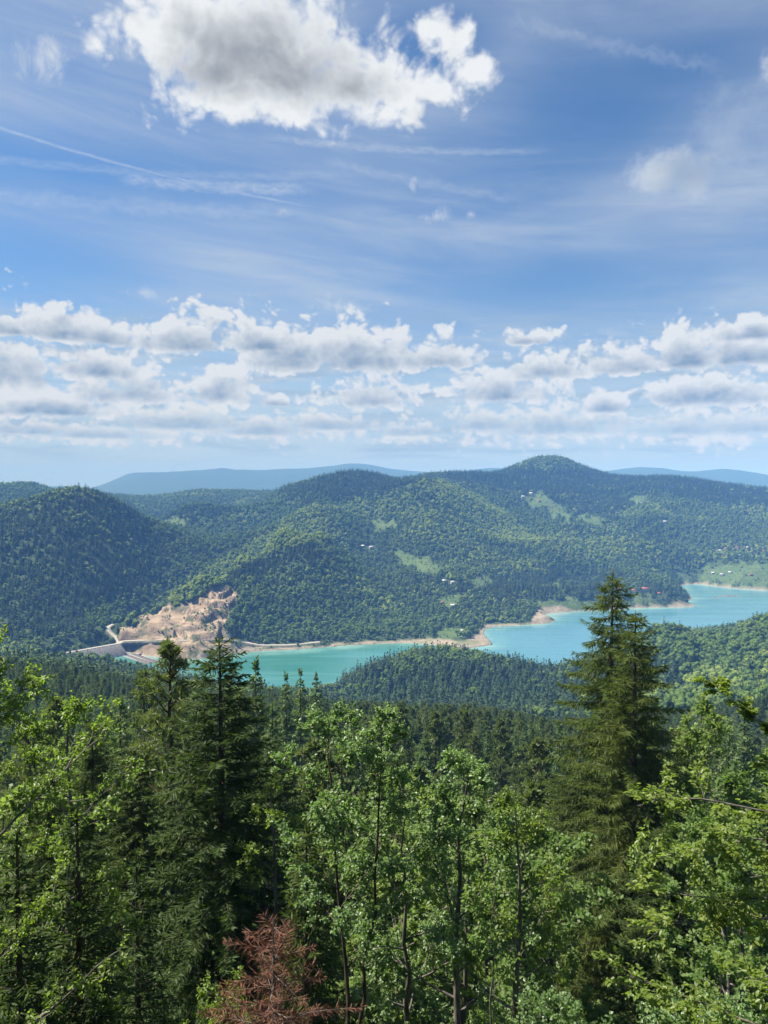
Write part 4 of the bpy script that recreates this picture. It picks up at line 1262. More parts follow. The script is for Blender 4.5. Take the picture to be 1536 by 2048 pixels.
def ribbon(path, w, depth):
    """a road bed: rectangular section swept along a line"""
    P = np.array(path, float)
    s = np.r_[0, np.cumsum(np.linalg.norm(np.diff(P[:, :2], axis=0), axis=1))]
    q = np.linspace(0, s[-1], max(4, int(s[-1] / 5)))
    P = np.stack([np.interp(q, s, P[:, k]) for k in range(3)], 1)
    for _ in range(3): P[1:-1] = (P[:-2] + 2 * P[1:-1] + P[2:]) / 4
    t = np.gradient(P[:, :2], axis=0); t /= np.linalg.norm(t, axis=1, keepdims=True) + 1e-9
    n_ = np.c_[-t[:, 1], t[:, 0]] * w / 2
    A = np.c_[P[:, :2] + n_, P[:, 2]]; B = np.c_[P[:, :2] - n_, P[:, 2]]
    A2 = np.c_[P[:, :2] + n_ * 2.3, P[:, 2] - depth]; B2 = np.c_[P[:, :2] - n_ * 2.3, P[:, 2] - depth]
    v = np.stack([A, B, B2, A2], 1).reshape(-1, 3)
    i = np.arange(len(P) * 4).reshape(-1, 4); j = np.roll(i, -1, axis=1)
    f = np.stack([i[:-1], j[:-1], j[1:], i[1:]], -1).reshape(-1, 4)
    return v, f, P


# embankment dam at the left end of the lake
dz = 16.5
dA, dB = Vector(on_plane(144, 1303, dz)), Vector(on_plane(238, 1286.5, dz))
dirn = (dB - dA).normalized(); nrm_ = Vector((dirn.y, -dirn.x))            # towards the viewer
if nrm_.y > 0: nrm_ = -nrm_
dA = dA - dirn * 60; L_ = (dB - dA).length
sec = [(-5, dz - 0.4), (-4.5, dz - 0.1), (4.5, dz - 0.1), (5, dz - 0.4), (40, -5.0), (40, -9), (-45, -9), (-45, -2)]
st_ = np.linspace(0, L_, 40)
v_ = np.array([[(dA.x + dirn.x * s + nrm_.x * o, dA.y + dirn.y * s + nrm_.y * o, z) for o, z in sec] for s in st_])
v_[:, 4, :2] += rng.normal(0, 0.8, (40, 2)); v_ = v_.reshape(-1, 3)
i_ = np.arange(40 * 8).reshape(40, 8); j_ = np.roll(i_, -1, axis=1)
f_ = np.stack([i_[:-1], j_[:-1], j_[1:], i_[1:]], -1).reshape(-1, 4)
dam = bpy.data.objects.new('dam', None); COL.objects.link(dam); dam.location = ((dA.x + dB.x) / 2, (dA.y + dB.y) / 2, 0)
tag(dam, 'grey rubble dam closing the left end of the lake below the quarry', 'dam')
c = link('embankment', mesh_from('embankment', v_ - np.array(dam.location), f_, MAT['rubble']), dam)
wv, wf = [], 0
ps = []
for s in np.arange(4, L_ - 2, 3.0):
    p = Vector((dA.x + dirn.x * s + nrm_.x * 4.4, dA.y + dirn.y * s + nrm_.y * 4.4, dz)) - Vector(dam.location)
    v0, f0 = box(-1.2, 1.2, -0.2, 0.2, -0.3, 0.45)
    a = math.atan2(dirn.y, dirn.x); M = np.array([[math.cos(a), -math.sin(a), 0], [math.sin(a), math.cos(a), 0], [0, 0, 1]])
    ps.append((v0 @ M.T + np.array(p), f0))
c = link('parapet', mesh_from('parapet', *join(ps), MAT['plaster']), dam); c['kind'] = 'stuff'

road_pts = [(dA.x, dA.y, dz), (dB.x, dB.y, dz)]
def road_line(pxs, lift=0.8):
    out = []
    for px, py in pxs:
        p = hit(px, py); out.append((p.x, p.y, p.z + lift))
    return out
r1_ = road_line([(240, 1286), (232, 1278), (223, 1270), (214, 1262), (214, 1256), (226, 1252)], 1.2)
r2_ = road_line([(240, 1286), (287, 1284), (330, 1283.5), (373, 1283), (430, 1281), (470, 1283), (520, 1292), (580, 1291), (640, 1285)], 1.2)
for path, w in ((road_pts, 7.0), ([road_pts[1]] + r1_, 8.0), ([road_pts[1]] + r2_, 8.0)):
    v, f, P = ribbon(path, w, 3.0 if path is road_pts else 7.0)
    if path is road_pts: v[:, 2] += 0.05
    side = (np.arange(len(f)) % 4 != 0).astype(int)
    tag(link('road', mesh_from('road', v, f, [MAT['gravel_road'], MAT['islet_rock']], False, None, side)), 'pale gravel road', kind='structure')
    for p in P[::2]: KEEP_CLEAR.append((p[0], p[1], 8.0))


# houses: wall, roof of two slopes, windows, door, chimney
def gable(w, d, h, rise):
    v = [(-w, -d, 0), (w, -d, 0), (w, d, 0), (-w, d, 0), (-w, -d, h), (w, -d, h), (w, d, h), (-w, d, h), (-w, 0, h + rise), (w, 0, h + rise)]
    f = [(0, 1, 5, 4), (2, 3, 7, 6), (0, 4, 7, 3), (1, 2, 6, 5), (4, 8, 7, 7), (5, 6, 9, 9)]
    bm = bmesh.new(); vs = [bm.verts.new(p) for p in v]
    for q in f: bm.faces.new([vs[k] for k in dict.fromkeys(q)])
    me = bpy.data.meshes.new('wall'); bm.to_mesh(me); bm.free()
    return me


def house_parts(w, d, h, rise, wall, roof, storeys):
    out = []
    me = gable(w, d, h, rise); me.materials.append(MAT[wall]); out.append(('wall', me, None))
    o_, t_ = 0.7, 0.3
    L = math.hypot(d + o_, rise * (d + o_) / d)
    for sg in (-1, 1):
        e0 = (d + o_) * sg; z0 = h - rise * o_ / d
        v = np.array([(-w - o_, e0, z0 + .03), (w + o_, e0, z0 + .03), (w + o_, 0, h + rise + .03), (-w - o_, 0, h + rise + .03)])
        v = np.r_[v, v + np.array([0, 0, t_])]
        f = np.array([(0, 1, 2, 3), (4, 7, 6, 5), (0, 4, 5, 1), (1, 5, 6, 2), (2, 6, 7, 3), (3, 7, 4, 0)])
        out.append(('roof', mesh_from('roof', v, f, MAT[roof]), None))
    wm = mesh_from('window', *box(-0.6, 0.6, -0.06, 0.06, -0.7, 0.7), MAT['window_glass'])
    for fl in range(storeys):
        for x in np.linspace(-w * 0.62, w * 0.62, 3):
            if fl == 0 and abs(x) < 0.1: continue
            out.append(('window', wm, (x, -d - 0.04, 1.7 + fl * 2.8)))
        out.append(('window', wm, ('side', -w - 0.04, 0.0, 1.7 + fl * 2.8)))
    out.append(('door', mesh_from('door', *box(-0.55, 0.55, -0.07, 0.07, 0.0, 2.1), MAT['dark_wood']), (0, -d - 0.04, 0.05)))
    out.append(('chimney', mesh_from('chimney', *box(-0.45, 0.45, -0.45, 0.45, 0, 2.2), MAT[wall]), (w * 0.4, d * 0.4, h + rise * 0.45)))
    return out


HK = {'red': house_parts(6.5, 4.6, 5.6, 3.4, 'plaster', 'roof_red', 2), 'small_red': house_parts(4.6, 3.6, 3.2, 3.0, 'plaster', 'roof_red', 1), 'grey': house_parts(6.0, 4.4, 5.4, 3.0, 'plaster', 'roof_grey', 2),
      'timber': house_parts(4.6, 3.8, 3.0, 3.4, 'timber_wall', 'roof_red', 1), 'pale': house_parts(5.4, 4.0, 3.4, 2.2, 'plaster', 'roof_pale', 1), 'big': house_parts(10.5, 6.0, 6.4, 4.2, 'plaster', 'roof_red', 2)}


def house(px, py, kind, label, turn=0.0, s=1.0, r0=1150):
    p = hit(px, py, r0)
    o = bpy.data.objects.new('house', None); COL.objects.link(o)
    o.location = (p.x, p.y, p.z - 0.5 * s); s *= 0.88; o.scale = (s, s, s)
    o.rotation_euler = (0, 0, turn - math.atan2(p.x, p.y))
    tag(o, label, 'house')
    for n, me, loc in HK[kind]:
        c = link(n, me, o)
        if loc and loc[0] == 'side': c.location = loc[1:]; c.rotation_euler = (0, 0, math.pi / 2)
        elif loc: c.location = loc
    KEEP_CLEAR.append((p.x, p.y, 15.0 * s)); KEEP_CLEAR.append((p.x - p.x / p.length * 16, p.y - p.y / p.length * 16, 12.0 * s))


house(1132, 1166, 'small_red', 'lone house with a red roof among the trees above the far shore', 0.3, 1.15)
house(1290, 1182, 'big', 'large white house with a red roof above the wooded headland', 0.2)
house(1268, 1184, 'red', 'white house with a red roof just left of the large one on the headland', -0.3, 0.9)
house(1238, 1180, 'small_red', 'red roofed cottage half hidden behind the top of the tallest spruce', 0.4)
house(1318, 1189, 'timber', 'brown wooden hut right of the large white house on the headland', 0.1, 0.9)
house(905, 1168, 'grey', 'white house with a grey roof below the big meadow', 0.5)
house(889, 1164, 'pale', 'pale low house beside the grey roofed one below the big meadow', -0.2)
house(906, 1213, 'pale', 'long low pale house in the clearing above the sandy point', 0.1, 1.1)
house(884, 1207, 'small_red', 'small red roofed house left of the low pale one in the clearing', 0.4, 0.9)
house(924, 1262, 'pale', 'small white shed in the grass near the sandy point', 0.3, 0.55)
house(742, 1098, 'grey', 'grey roofed house high in the trees above the middle of the far shore', 0.3, 1.1)
house(726, 1094, 'pale', 'pale house left of the grey roofed one high in the trees', -0.3)
house(1046, 996, 'grey', 'upper white house at the left end of the high meadow', 0.2, 1.3)
house(1062, 988, 'pale', 'pale farmhouse topmost on the high meadow', -0.2, 1.4)
house(1078, 1004, 'small_red', 'red roofed farmhouse lower on the high meadow', 0.4, 1.4)
house(1281, 1008, 'pale', 'lone pale house in the small clearing below the right ridge', 0.2, 1.3)
house(1330, 1046, 'grey', 'grey roofed house alone in the woods of the right slope', 0.0, 1.2)
for (px, py, k, lab) in ((1428, 1108, 'small_red', 'leftmost red roofed cottage of the village across the water'), (1440, 1103, 'grey', 'grey roofed house near the left end of the village'), (1452, 1099, 'red', 'tall red roofed house in the upper row of the village'),
                         (1464, 1106, 'timber', 'brown wooden house in the lower row of the village'), (1474, 1098, 'red', 'red roofed house at the middle of the upper village row'), (1486, 1104, 'pale', 'pale house in the middle of the village'),
                         (1496, 1097, 'grey', 'grey roofed house at the right of the upper village row'), (1508, 1108, 'small_red', 'small red roofed house low at the right of the village'), (1478, 1112, 'pale', 'pale shed at the lower edge of the village'),
                         (1528, 1104, 'red', 'red roofed house at the right edge of the picture in the village'), (1446, 1114, 'small_red', 'small red roofed house lowest in the village'), (1426, 1148, 'pale', 'pale hut in the meadow near the far bank'),
                         (1444, 1152, 'grey', 'grey roofed cabin close to the far bank'), (1460, 1147, 'pale', 'white cabin behind the bank right of the grey roofed one'), (1502, 1152, 'timber', 'brown cabin in the trees by the far bank')):
    house(px, py, k, lab, float(rng.uniform(-0.6, 0.6)), 0.95)

# small shelter above the quarry
p = hit(269, 1229)
sh = bpy.data.objects.new('shelter', None); COL.objects.link(sh); sh.location = p
tag(sh, 'small white roofed lookout shelter at the top left of the quarry', 'shelter')
v = np.array([(-5, -5, 3.6), (5, -5, 3.6), (5, 5, 3.6), (-5, 5, 3.6), (-.3, -.3, 7.2), (.3, -.3, 7.2), (.3, .3, 7.2), (-.3, .3, 7.2)], float)
link('roof', mesh_from('roof', v, np.array([(0, 1, 5, 4), (1, 2, 6, 5), (2, 3, 7, 6), (3, 0, 4, 7), (4, 5, 6, 7), (0, 3, 2, 1)]), MAT['roof_pale']), sh)
link('deck', mesh_from('deck', *box(-5, 5, -5, 5, 0.0, 0.5), MAT['plaster']), sh)
pm = mesh_from('post', *box(-0.25, 0.25, -0.25, 0.25, 0.5, 3.6), MAT['dark_wood'])
for sx in (-4, 4):
    for sy in (-4, 4): link('post', pm, sh).location = (sx, sy, 0)
KEEP_CLEAR.append((p.x, p.y, 12)); KEEP_CLEAR.append((p.x, p.y - 14, 10))

# floating fish farm near the dam: square cages between walkways
fa, fb = Vector((*on_plane(258, 1309), 0)), Vector((*on_plane(306, 1326), 0))
farm = bpy.data.objects.new('fish_farm', None); COL.objects.link(farm)
farm.location = ((fa + fb) / 2); L_ = (fb - fa).length
farm.rotation_euler = (0, 0, math.atan2(fb.y - fa.y, fb.x - fa.x))
tag(farm, 'floating fish farm of square cages on the water beside the dam', 'fish farm')
nc = 7; cw = L_ / nc
long_m = mesh_from('walkway', *box(-L_ / 2, L_ / 2, -0.9, 0.9, 0.12, 0.65), MAT['weathered_deck'])
for y in (-cw * 0.95, 0, cw * 0.95): link('walkway', long_m, farm).location = (0, y, 0)
cross_m = mesh_from('cross_walkway', *box(-0.6, 0.6, -cw * 0.95, cw * 0.95, 0.14, 0.60), MAT['weathered_deck'])
net_m = mesh_from('net', *box(-cw * 0.42, cw * 0.42, -cw * 0.40, cw * 0.40, -1.5, 0.35), MAT['dark_wood'])
for i in range(nc + 1): link('cross_walkway', cross_m, farm).location = (-L_ / 2 + i * cw, 0, 0)
for i in range(nc):
    for y in (-cw * 0.475, cw * 0.475): link('net', net_m, farm).location = (-L_ / 2 + (i + .5) * cw, y, 0)
link('hut', mesh_from('hut', *box(-2.4, 2.4, -1.8, 1.8, 0.6, 3.2), MAT['plaster']), farm).location = (-L_ * 0.3, cw * 0.95, 0)
link('hut_roof', mesh_from('hut_roof', *box(-2.8, 2.8, -2.2, 2.2, 3.2, 3.5), MAT['roof_grey']), farm).location = (-L_ * 0.3, cw * 0.95, 0)

# islets of rock and scrub in the right arm of the lake
def islet(px, py, w, d, h, label, seed, n=26):
    rr_ = np.random.default_rng(seed)
    cx, cy = on_plane(px, py)
    u = np.linspace(-1, 1, n)
    X, Y = np.meshgrid(u, u, indexing='ij')
    Z = np.maximum(1 - (X ** 2 + Y ** 2), -0.4)
    Z = h * (Z * 0.8 + (fbm(X * 4 + seed, Y * 4, 4, seed) - 0.5) * 1.5) - h * 0.25
    v = np.c_[X.ravel() * w, Y.ravel() * d, Z.ravel()]
    i = np.arange(n * n).reshape(n, n)
    f = np.stack([i[:-1, :-1], i[1:, :-1], i[1:, 1:], i[:-1, 1:]], -1).reshape(-1, 4)
    o = link('islet', mesh_from('islet', v, f, MAT['islet_rock'], True), None, (cx, cy, 0))
    tag(o, label, 'islet')


islet(1458, 1192, 30, 13, 2.6, 'dark rocky islet in the right arm of the lake', 3)
islet(1432, 1196, 16, 7, 1.6, 'smaller flat islet left of the dark rocky one', 8)
islet(1418, 1199, 7, 3, 0.8, 'low mud bank just showing left of the two islets', 12)
grow_wood(1200, 2500, 52, 101, 'rounded broadleaf woods on the slopes beyond the lake', 'dark conifers among the woods beyond the lake, partly standing in for cloud shadow', 0.84)
grow_wood(2500, 4600, 74, 102, 'hazy broadleaf woods on the high hills', 'dark conifer stands along the high ridges, partly standing in for cloud shadow', 0.98)
grow_wood(560, 1200, 52, 103, 'broadleaf trees on the wooded knolls before the lake', 'conifers on the wooded knolls before the lake')
# ------------------------------------------------------------------ the wood on the near slope
rng = np.random.default_rng(21)


def tree_meshes(name, trunk, limbs, leaves_, bark, leaf):
    """trunk and branches in one mesh, the foliage in another"""
    tv = join([trunk] + ([limbs] if isinstance(limbs, tuple) else list(limbs or [])))
    return mesh_from(name + '_trunk', *tv, MAT[bark], True), mesh_from(name + '_crown', *leaves_, MAT[leaf])


def whole(name, trunk, limbs, leaves_, bark, leaf):
    tv = join([trunk] + ([limbs] if isinstance(limbs, tuple) else list(limbs or [])))
    v, f = join([tv, leaves_])
    mi = np.r_[np.zeros(len(tv[1]), int), np.ones(len(leaves_[1]), int)]
    return mesh_from(name, v, f, [MAT[bark], MAT[leaf]], False, None, mi)


MIDS = {}
def mid_kind(key, n, make, bark, leaf):
    out = []
    for i in range(n):
        t_, l_, f_ = make()
        out.append((*tree_meshes(key, t_, l_, f_, bark, leaf), whole(key, t_, l_, f_, bark, leaf)))
    MIDS[key] = out


mid_kind('spruce_tree', 4, lambda: conifer(rng, 18, rng.uniform(2.9, 3.8), whorl=0.55, per=7, droop=0.3, twig=0.85, gap=0.24, width=0.20, hang=0.6, bare=0.08, ragged=0.3), 'bark_spruce', 'needle_dark')
mid_kind('pine_tree', 4, lambda: pine(rng, 18, rng.uniform(2.8, 3.6), first=0.38, nb=36, ntuft=18, tuft=0.60, nn_=8, w=0.14), 'bark_pine', 'needle_pine')
mid_kind('broadleaf_tree', 4, lambda: broadleaf(rng, 13, rng.uniform(3.0, 3.8), first=0.18, nlimb=13, nsub=7, ntw=5, nleaf=17, leaf=0.19, lw=0.75, upright=0.45), 'bark_grey', 'leaf_wood')

# positions: measured tree tops first, then a natural filling between them
THINGS = []                         # (kind, x, y, height, variant)
g = np.random.default_rng(33)


def spot(px, r):
    p = at(px, 1400, r)
    return p.x, p.y


def top_height(px, py, r):
    p = at(px, py, r)
    return p.z - gz(p.x, p.y)


NEAR_KEEP = []                      # (x, y, radius) kept free for the trees in front
def fill(n, r0, r1, pxr, kinds, hh, mind, seed, cap=None):
    gg = np.random.default_rng(seed)
    got = []
    k = 0
    while len(got) < n and k < n * 40:
        k += 1
        r = math.sqrt(gg.uniform(r0 ** 2, r1 ** 2)); px = gg.uniform(*pxr)
        x, y = spot(px, r)
        if any((x - a) ** 2 + (y - b) ** 2 < (mind + c) ** 2 for a, b, c in NEAR_KEEP): continue
        kind = kinds[gg.choice(len(kinds), p=[w for _, w in kinds])][0]
        h = gg.uniform(*hh) * (0.72 if kind == 'broadleaf_tree' else 1.0)
        z = gz(x, y)
        if cap:                      # keep the roofline of the wood where the photograph has it
            for _ in range(6):
                _, ty = to_photo(np.array([x]), np.array([y]), np.array([z + h]))
                if ty[0] < cap(px): h *= 0.9
        if h < 4: continue
        got.append((kind, x, y, h, int(gg.integers(0, 4))))
        NEAR_KEEP.append((x, y, mind * 0.5))
    return got


CAPX = [-200, 0, 100, 200, 260, 330, 400, 480, 540, 600, 640, 700, 760, 850, 950, 1050, 1120, 1200, 1300, 1400, 1460, 1540, 1700]
CAPY = [1300, 1310, 1316, 1332, 1352, 1366, 1372, 1380, 1375, 1370, 1372, 1380, 1395, 1405, 1405, 1425, 1440, 1440, 1430, 1425, 1400, 1380, 1360]
cap = lambda px: np.interp(px, CAPX, CAPY)
# ------------------------------------------------------------------ trees in front, each measured in the photograph
def plant(name, cat, label, px, r, parts, turn=0.0, group=None, lean=(0, 0)):
    """an Empty at the foot of the tree with its trunk, limbs and foliage under it"""
    p = at(px, 1500, r)
    o = bpy.data.objects.new(name, None)
    COL.objects.link(o)
    o.empty_display_size = 0.5
    o.location = (p.x, p.y, gz(p.x, p.y) - 0.1)
    o.rotation_euler = (lean[0], lean[1], turn)
    tag(o, label, cat, group)
    for pn, me in parts:
        c = link(pn, me, o)
        if pn in ('needles', 'leaves', 'boughs'): c['kind'] = 'stuff'
    NEAR_KEEP.append((p.x, p.y, 1.0))
    return o


def hero_conifer(name, cat, label, px, py, r, seed, bark, leaf, turn=0.0, lean=(0, 0), **kw):
    rr = np.random.default_rng(seed)
    H = top_height(px, py, r)
    t_, b_, f_ = conifer(rr, H, **kw)
    parts = [('trunk', mesh_from('trunk', *t_, MAT[bark], True)), ('needles', mesh_from('needles', *f_, MAT[leaf]))]
    if b_: parts.append(('boughs', mesh_from('boughs', *b_, MAT[bark], True)))
    return plant(name, cat, label, px, r, parts, turn, None, lean)


def hero_broad(name, cat, label, px, py, r, seed, bark, foliage, turn=0.0, **kw):
    rr = np.random.default_rng(seed)
    H = top_height(px, py, r)
    t_, l_, f_ = broadleaf(rr, H, **kw)
    parts = [('trunk', mesh_from('trunk', *t_, MAT[bark], True))]
    parts += [('limb', mesh_from('limb', *q, MAT[bark], True)) for q in l_]
    parts.append(('leaves', mesh_from('leaves', *f_, MAT[foliage])))
    return plant(name, cat, label, px, r, parts, turn)


hero_conifer('spruce_tree', 'spruce', 'tallest dark spruce in front, its narrow ragged top rising over the blue lake', 1221, 1138, 42, 301, 'bark_spruce', 'needle_spruce',
             Rb=5.0, whorl=0.37, per=8, droop=0.44, lift=0.24, twig=0.62, gap=0.068, width=0.044, hang=1.1, ragged=0.42, shape=0.62, bare=0.05)
hero_conifer('spruce_tree', 'spruce', 'second spruce pressed close against the right flank of the tallest one', 1268, 1216, 39, 302, 'bark_spruce', 'needle_spruce',
             Rb=4.5, whorl=0.37, per=8, droop=0.30, lift=0.30, twig=0.58, gap=0.068, width=0.044, hang=0.8, ragged=0.42, shape=0.62, bare=0.10)
hero_conifer('fir_tree', 'fir', 'broad dark fir with a straight trunk standing in front of the quarry and dam', 441, 1270, 28, 303, 'bark_spruce', 'needle_fir',
             Rb=4.1, whorl=0.33, per=8, droop=0.16, lift=0.22, twig=0.50, gap=0.078, width=0.055, hang=0.4, ragged=0.32, shape=0.60, bare=0.12, flat=0.18)
rr = np.random.default_rng(304)
H = top_height(340, 1286, 38)
t_, l_, f_ = pine(rr, H, 3.0, first=0.36, nb=58, ntuft=30, tuft=0.36, nn_=10, w=0.05)
plant('pine_tree', 'pine', 'open crowned pine with an orange brown trunk beside the broad dark fir', 340, 38,
      [('trunk', mesh_from('trunk', *t_, MAT['bark_pine'], True)), ('boughs', mesh_from('boughs', *l_, MAT['bark_pine'], True)), ('needles', mesh_from('needles', *f_, MAT['needle_pine']))])

def again(src_label, label, px, py, r, turn):
    """another tree of the same make, cut to its own height"""
    src = next(o for o in COL.objects if o.get('label') == src_label)
    o = src.copy(); COL.objects.link(o)
    p = at(px, 1500, r)
    hs = max(c.bound_box[6][2] for c in src.children)
    k = top_height(px, py, r) / hs
    o.location = (p.x, p.y, gz(p.x, p.y) - 0.1); o.rotation_euler = (0, 0, turn); o.scale = (k ** 0.7, k ** 0.7, k)
    o['label'] = label
    for ch in src.children:
        c = ch.copy(); COL.objects.link(c); c.parent = o
    NEAR_KEEP.append((p.x, p.y, 1.0))


FIR = 'broad dark fir with a straight trunk standing in front of the quarry and dam'
SPR = 'second spruce pressed close against the right flank of the tallest one'
PIN = 'open crowned pine with an orange brown trunk beside the broad dark fir'
again(FIR, 'fir left of the orange brown pine, a step lower than it', 262, 1480, 38, 1.0)
again(FIR, 'fir right behind the broad dark fir, showing beside its right edge', 545, 1470, 40, 2.2)
again(SPR, 'dark spruce at the left behind the bright beech', 185, 1430, 46, 0.7)
again(SPR, 'dark spruce behind the young fir at the lower left', 95, 1520, 36, 3.9)
again(PIN, 'pine near the left edge behind the bright beech', 60, 1420, 52, 2.0)
again(PIN, 'pine between the bare poles and the silvery maple, farther back', 790, 1500, 52, 4.0)
again(SPR, 'spruce just left of the foot of the tall spruces', 1140, 1500, 50, 5.0)
again(FIR, 'dark fir behind the right beech boughs', 1330, 1640, 33, 4.1)

# pair of maples with bare poles and pale leaves
hero_broad('maple_tree', 'maple', 'slender maple on a bare pole with pale leaf sprays reaching left over the wood', 693, 1392, 20, 311, 'bark_spruce', 'leaf_maple',
           Rc=2.1, first=0.42, nlimb=14, nsub=7, ntw=5, nleaf=16, leaf=0.088, lw=0.85, upright=0.45, lean=(-0.5, 0.2), trunk_r=0.085, six=True, turn=0.0)
hero_broad('maple_tree', 'maple', 'slender maple leaning right against its twin, pale leaves at its tip below the lake', 706, 1384, 20.6, 312, 'bark_spruce', 'leaf_maple',
           Rc=1.5, first=0.5, nlimb=11, nsub=7, ntw=5, nleaf=16, leaf=0.088, lw=0.85, upright=0.6, lean=(0.35, 0.0), trunk_r=0.08, six=True, turn=0.0)
hero_broad('maple_tree', 'maple', 'pale silvery leaved maple standing alone in the middle of the front row', 925, 1490, 21, 313, 'bark_grey', 'leaf_pale',
           Rc=2.3, first=0.2, nlimb=18, nsub=8, ntw=6, nleaf=16, leaf=0.085, lw=0.85, upright=0.6, six=True)
hero_broad('beech_tree', 'beech', 'yellow green beech between the silvery maple and the tall spruces', 1045, 1585, 19, 314, 'bark_grey', 'leaf_beech',
           Rc=1.5, first=0.2, nlimb=15, nsub=7, ntw=6, nleaf=13, leaf=0.085, lw=0.62, upright=0.6, six=True)
hero_broad('maple_tree', 'maple', 'lower maple filling the gap between the bare poles and the silvery maple', 820, 1590, 22, 315, 'bark_grey', 'leaf_maple',
           Rc=2.0, first=0.2, nlimb=16, nsub=8, ntw=5, nleaf=14, leaf=0.085, lw=0.85, upright=0.55, six=True)
hero_broad('beech_tree', 'beech', 'leafy beech on the left edge, its top against the dam and wooded hill', -40, 1232, 15, 316, 'bark_grey', 'leaf_beech',
           Rc=2.3, first=0.35, nlimb=18, nsub=8, ntw=6, nleaf=14, leaf=0.085, lw=0.62, upright=0.5, six=True, lean=(0.2, 0.0))
hero_broad('beech_tree', 'beech', 'bright beech below the left edge, in front of the dark spruces', 110, 1385, 19, 317, 'bark_grey', 'leaf_beech',
           Rc=1.7, first=0.35, nlimb=14, nsub=7, ntw=6, nleaf=13, leaf=0.085, lw=0.62, upright=0.5, six=True)
hero_broad('beech_tree', 'beech', 'young beech glowing yellow green just right of the broad dark fir', 535, 1545, 26, 318, 'bark_grey', 'leaf_beech',
           Rc=1.5, first=0.3, nlimb=12, nsub=6, ntw=5, nleaf=9, leaf=0.11, lw=0.62, upright=0.6, six=True)
hero_broad('ash_tree', 'ash', 'tall full crowned green tree behind the tall spruces on their right', 1425, 1408, 50, 319, 'bark_grey', 'leaf_wood',
           Rc=4.2, first=0.2, nlimb=20, nsub=9, ntw=6, nleaf=11, leaf=0.22, lw=0.7, upright=0.6)
hero_broad('ash_tree', 'ash', 'round green tree at the right edge below the meadow', 1530, 1500, 44, 320, 'bark_grey', 'leaf_wood',
           Rc=3.6, first=0.2, nlimb=18, nsub=8, ntw=6, nleaf=10, leaf=0.20, lw=0.7, upright=0.6)
hero_broad('ash_tree', 'ash', 'green tree half hidden by the right flank of the second spruce', 1352, 1440, 47, 321, 'bark_grey', 'leaf_wood',
           Rc=3.0, first=0.2, nlimb=16, nsub=8, ntw=6, nleaf=10, leaf=0.20, lw=0.7, upright=0.6)
hero_broad('ash_sapling', 'sapling', 'thin sapling with a bare grey stem left of the tall spruces', 1006, 1640, 16.5, 322, 'bark_grey', 'leaf_wood',
           Rc=0.8, first=0.55, nlimb=8, nsub=5, ntw=4, nleaf=8, leaf=0.10, lw=0.65, upright=0.6, six=True, trunk_r=0.035)
hero_conifer('fir_tree', 'fir', 'young fir with light tips at the lower left, its thin trunk showing', 152, 1596, 18, 323, 'bark_spruce', 'needle_fir',
             Rb=1.7, whorl=0.30, per=6, droop=0.18, lift=0.22, twig=0.36, gap=0.07, width=0.045, hang=0.25, ragged=0.28, shape=0.7, bare=0.06)
hero_conifer('fir_tree', 'fir', 'dark fir cut off by the lower left corner', 30, 1660, 17, 324, 'bark_spruce', 'needle_fir',
             Rb=1.9, whorl=0.32, per=6, droop=0.18, lift=0.22, twig=0.38, gap=0.075, width=0.05, hang=0.25, ragged=0.28, shape=0.7, bare=0.08)
hero_conifer('fir_tree', 'fir', 'small fir in the gap between the young fir and the broad dark fir', 270, 1700, 23, 325, 'bark_spruce', 'needle_fir',
             Rb=1.7, whorl=0.34, per=6, droop=0.18, lift=0.22, twig=0.38, gap=0.08, width=0.05, hang=0.25, ragged=0.28, shape=0.7, bare=0.06)
hero_conifer('spruce_tree', 'spruce', 'drooping dark spruce behind the bare poles of the maples', 612, 1640, 24, 326, 'bark_spruce', 'needle_spruce',
             Rb=1.7, whorl=0.34, per=6, droop=0.34, lift=0.15, twig=0.46, gap=0.085, width=0.06, hang=0.8, ragged=0.3, shape=0.7, bare=0.06)
hero_conifer('dead_spruce', 'dead spruce', 'dead spruce with rust brown needles at the bottom, below the broad dark fir', 545, 1826, 15.5, 327, 'bark_dead', 'needle_dead',
             Rb=2.05, whorl=0.25, per=6, droop=0.26, lift=0.30, twig=0.30, gap=0.055, width=0.017, hang=0.5, ragged=0.75, shape=0.55, bare=0.05, blades_per=3, limb_r=0.011, flat=0.6, keepfrac=0.85)


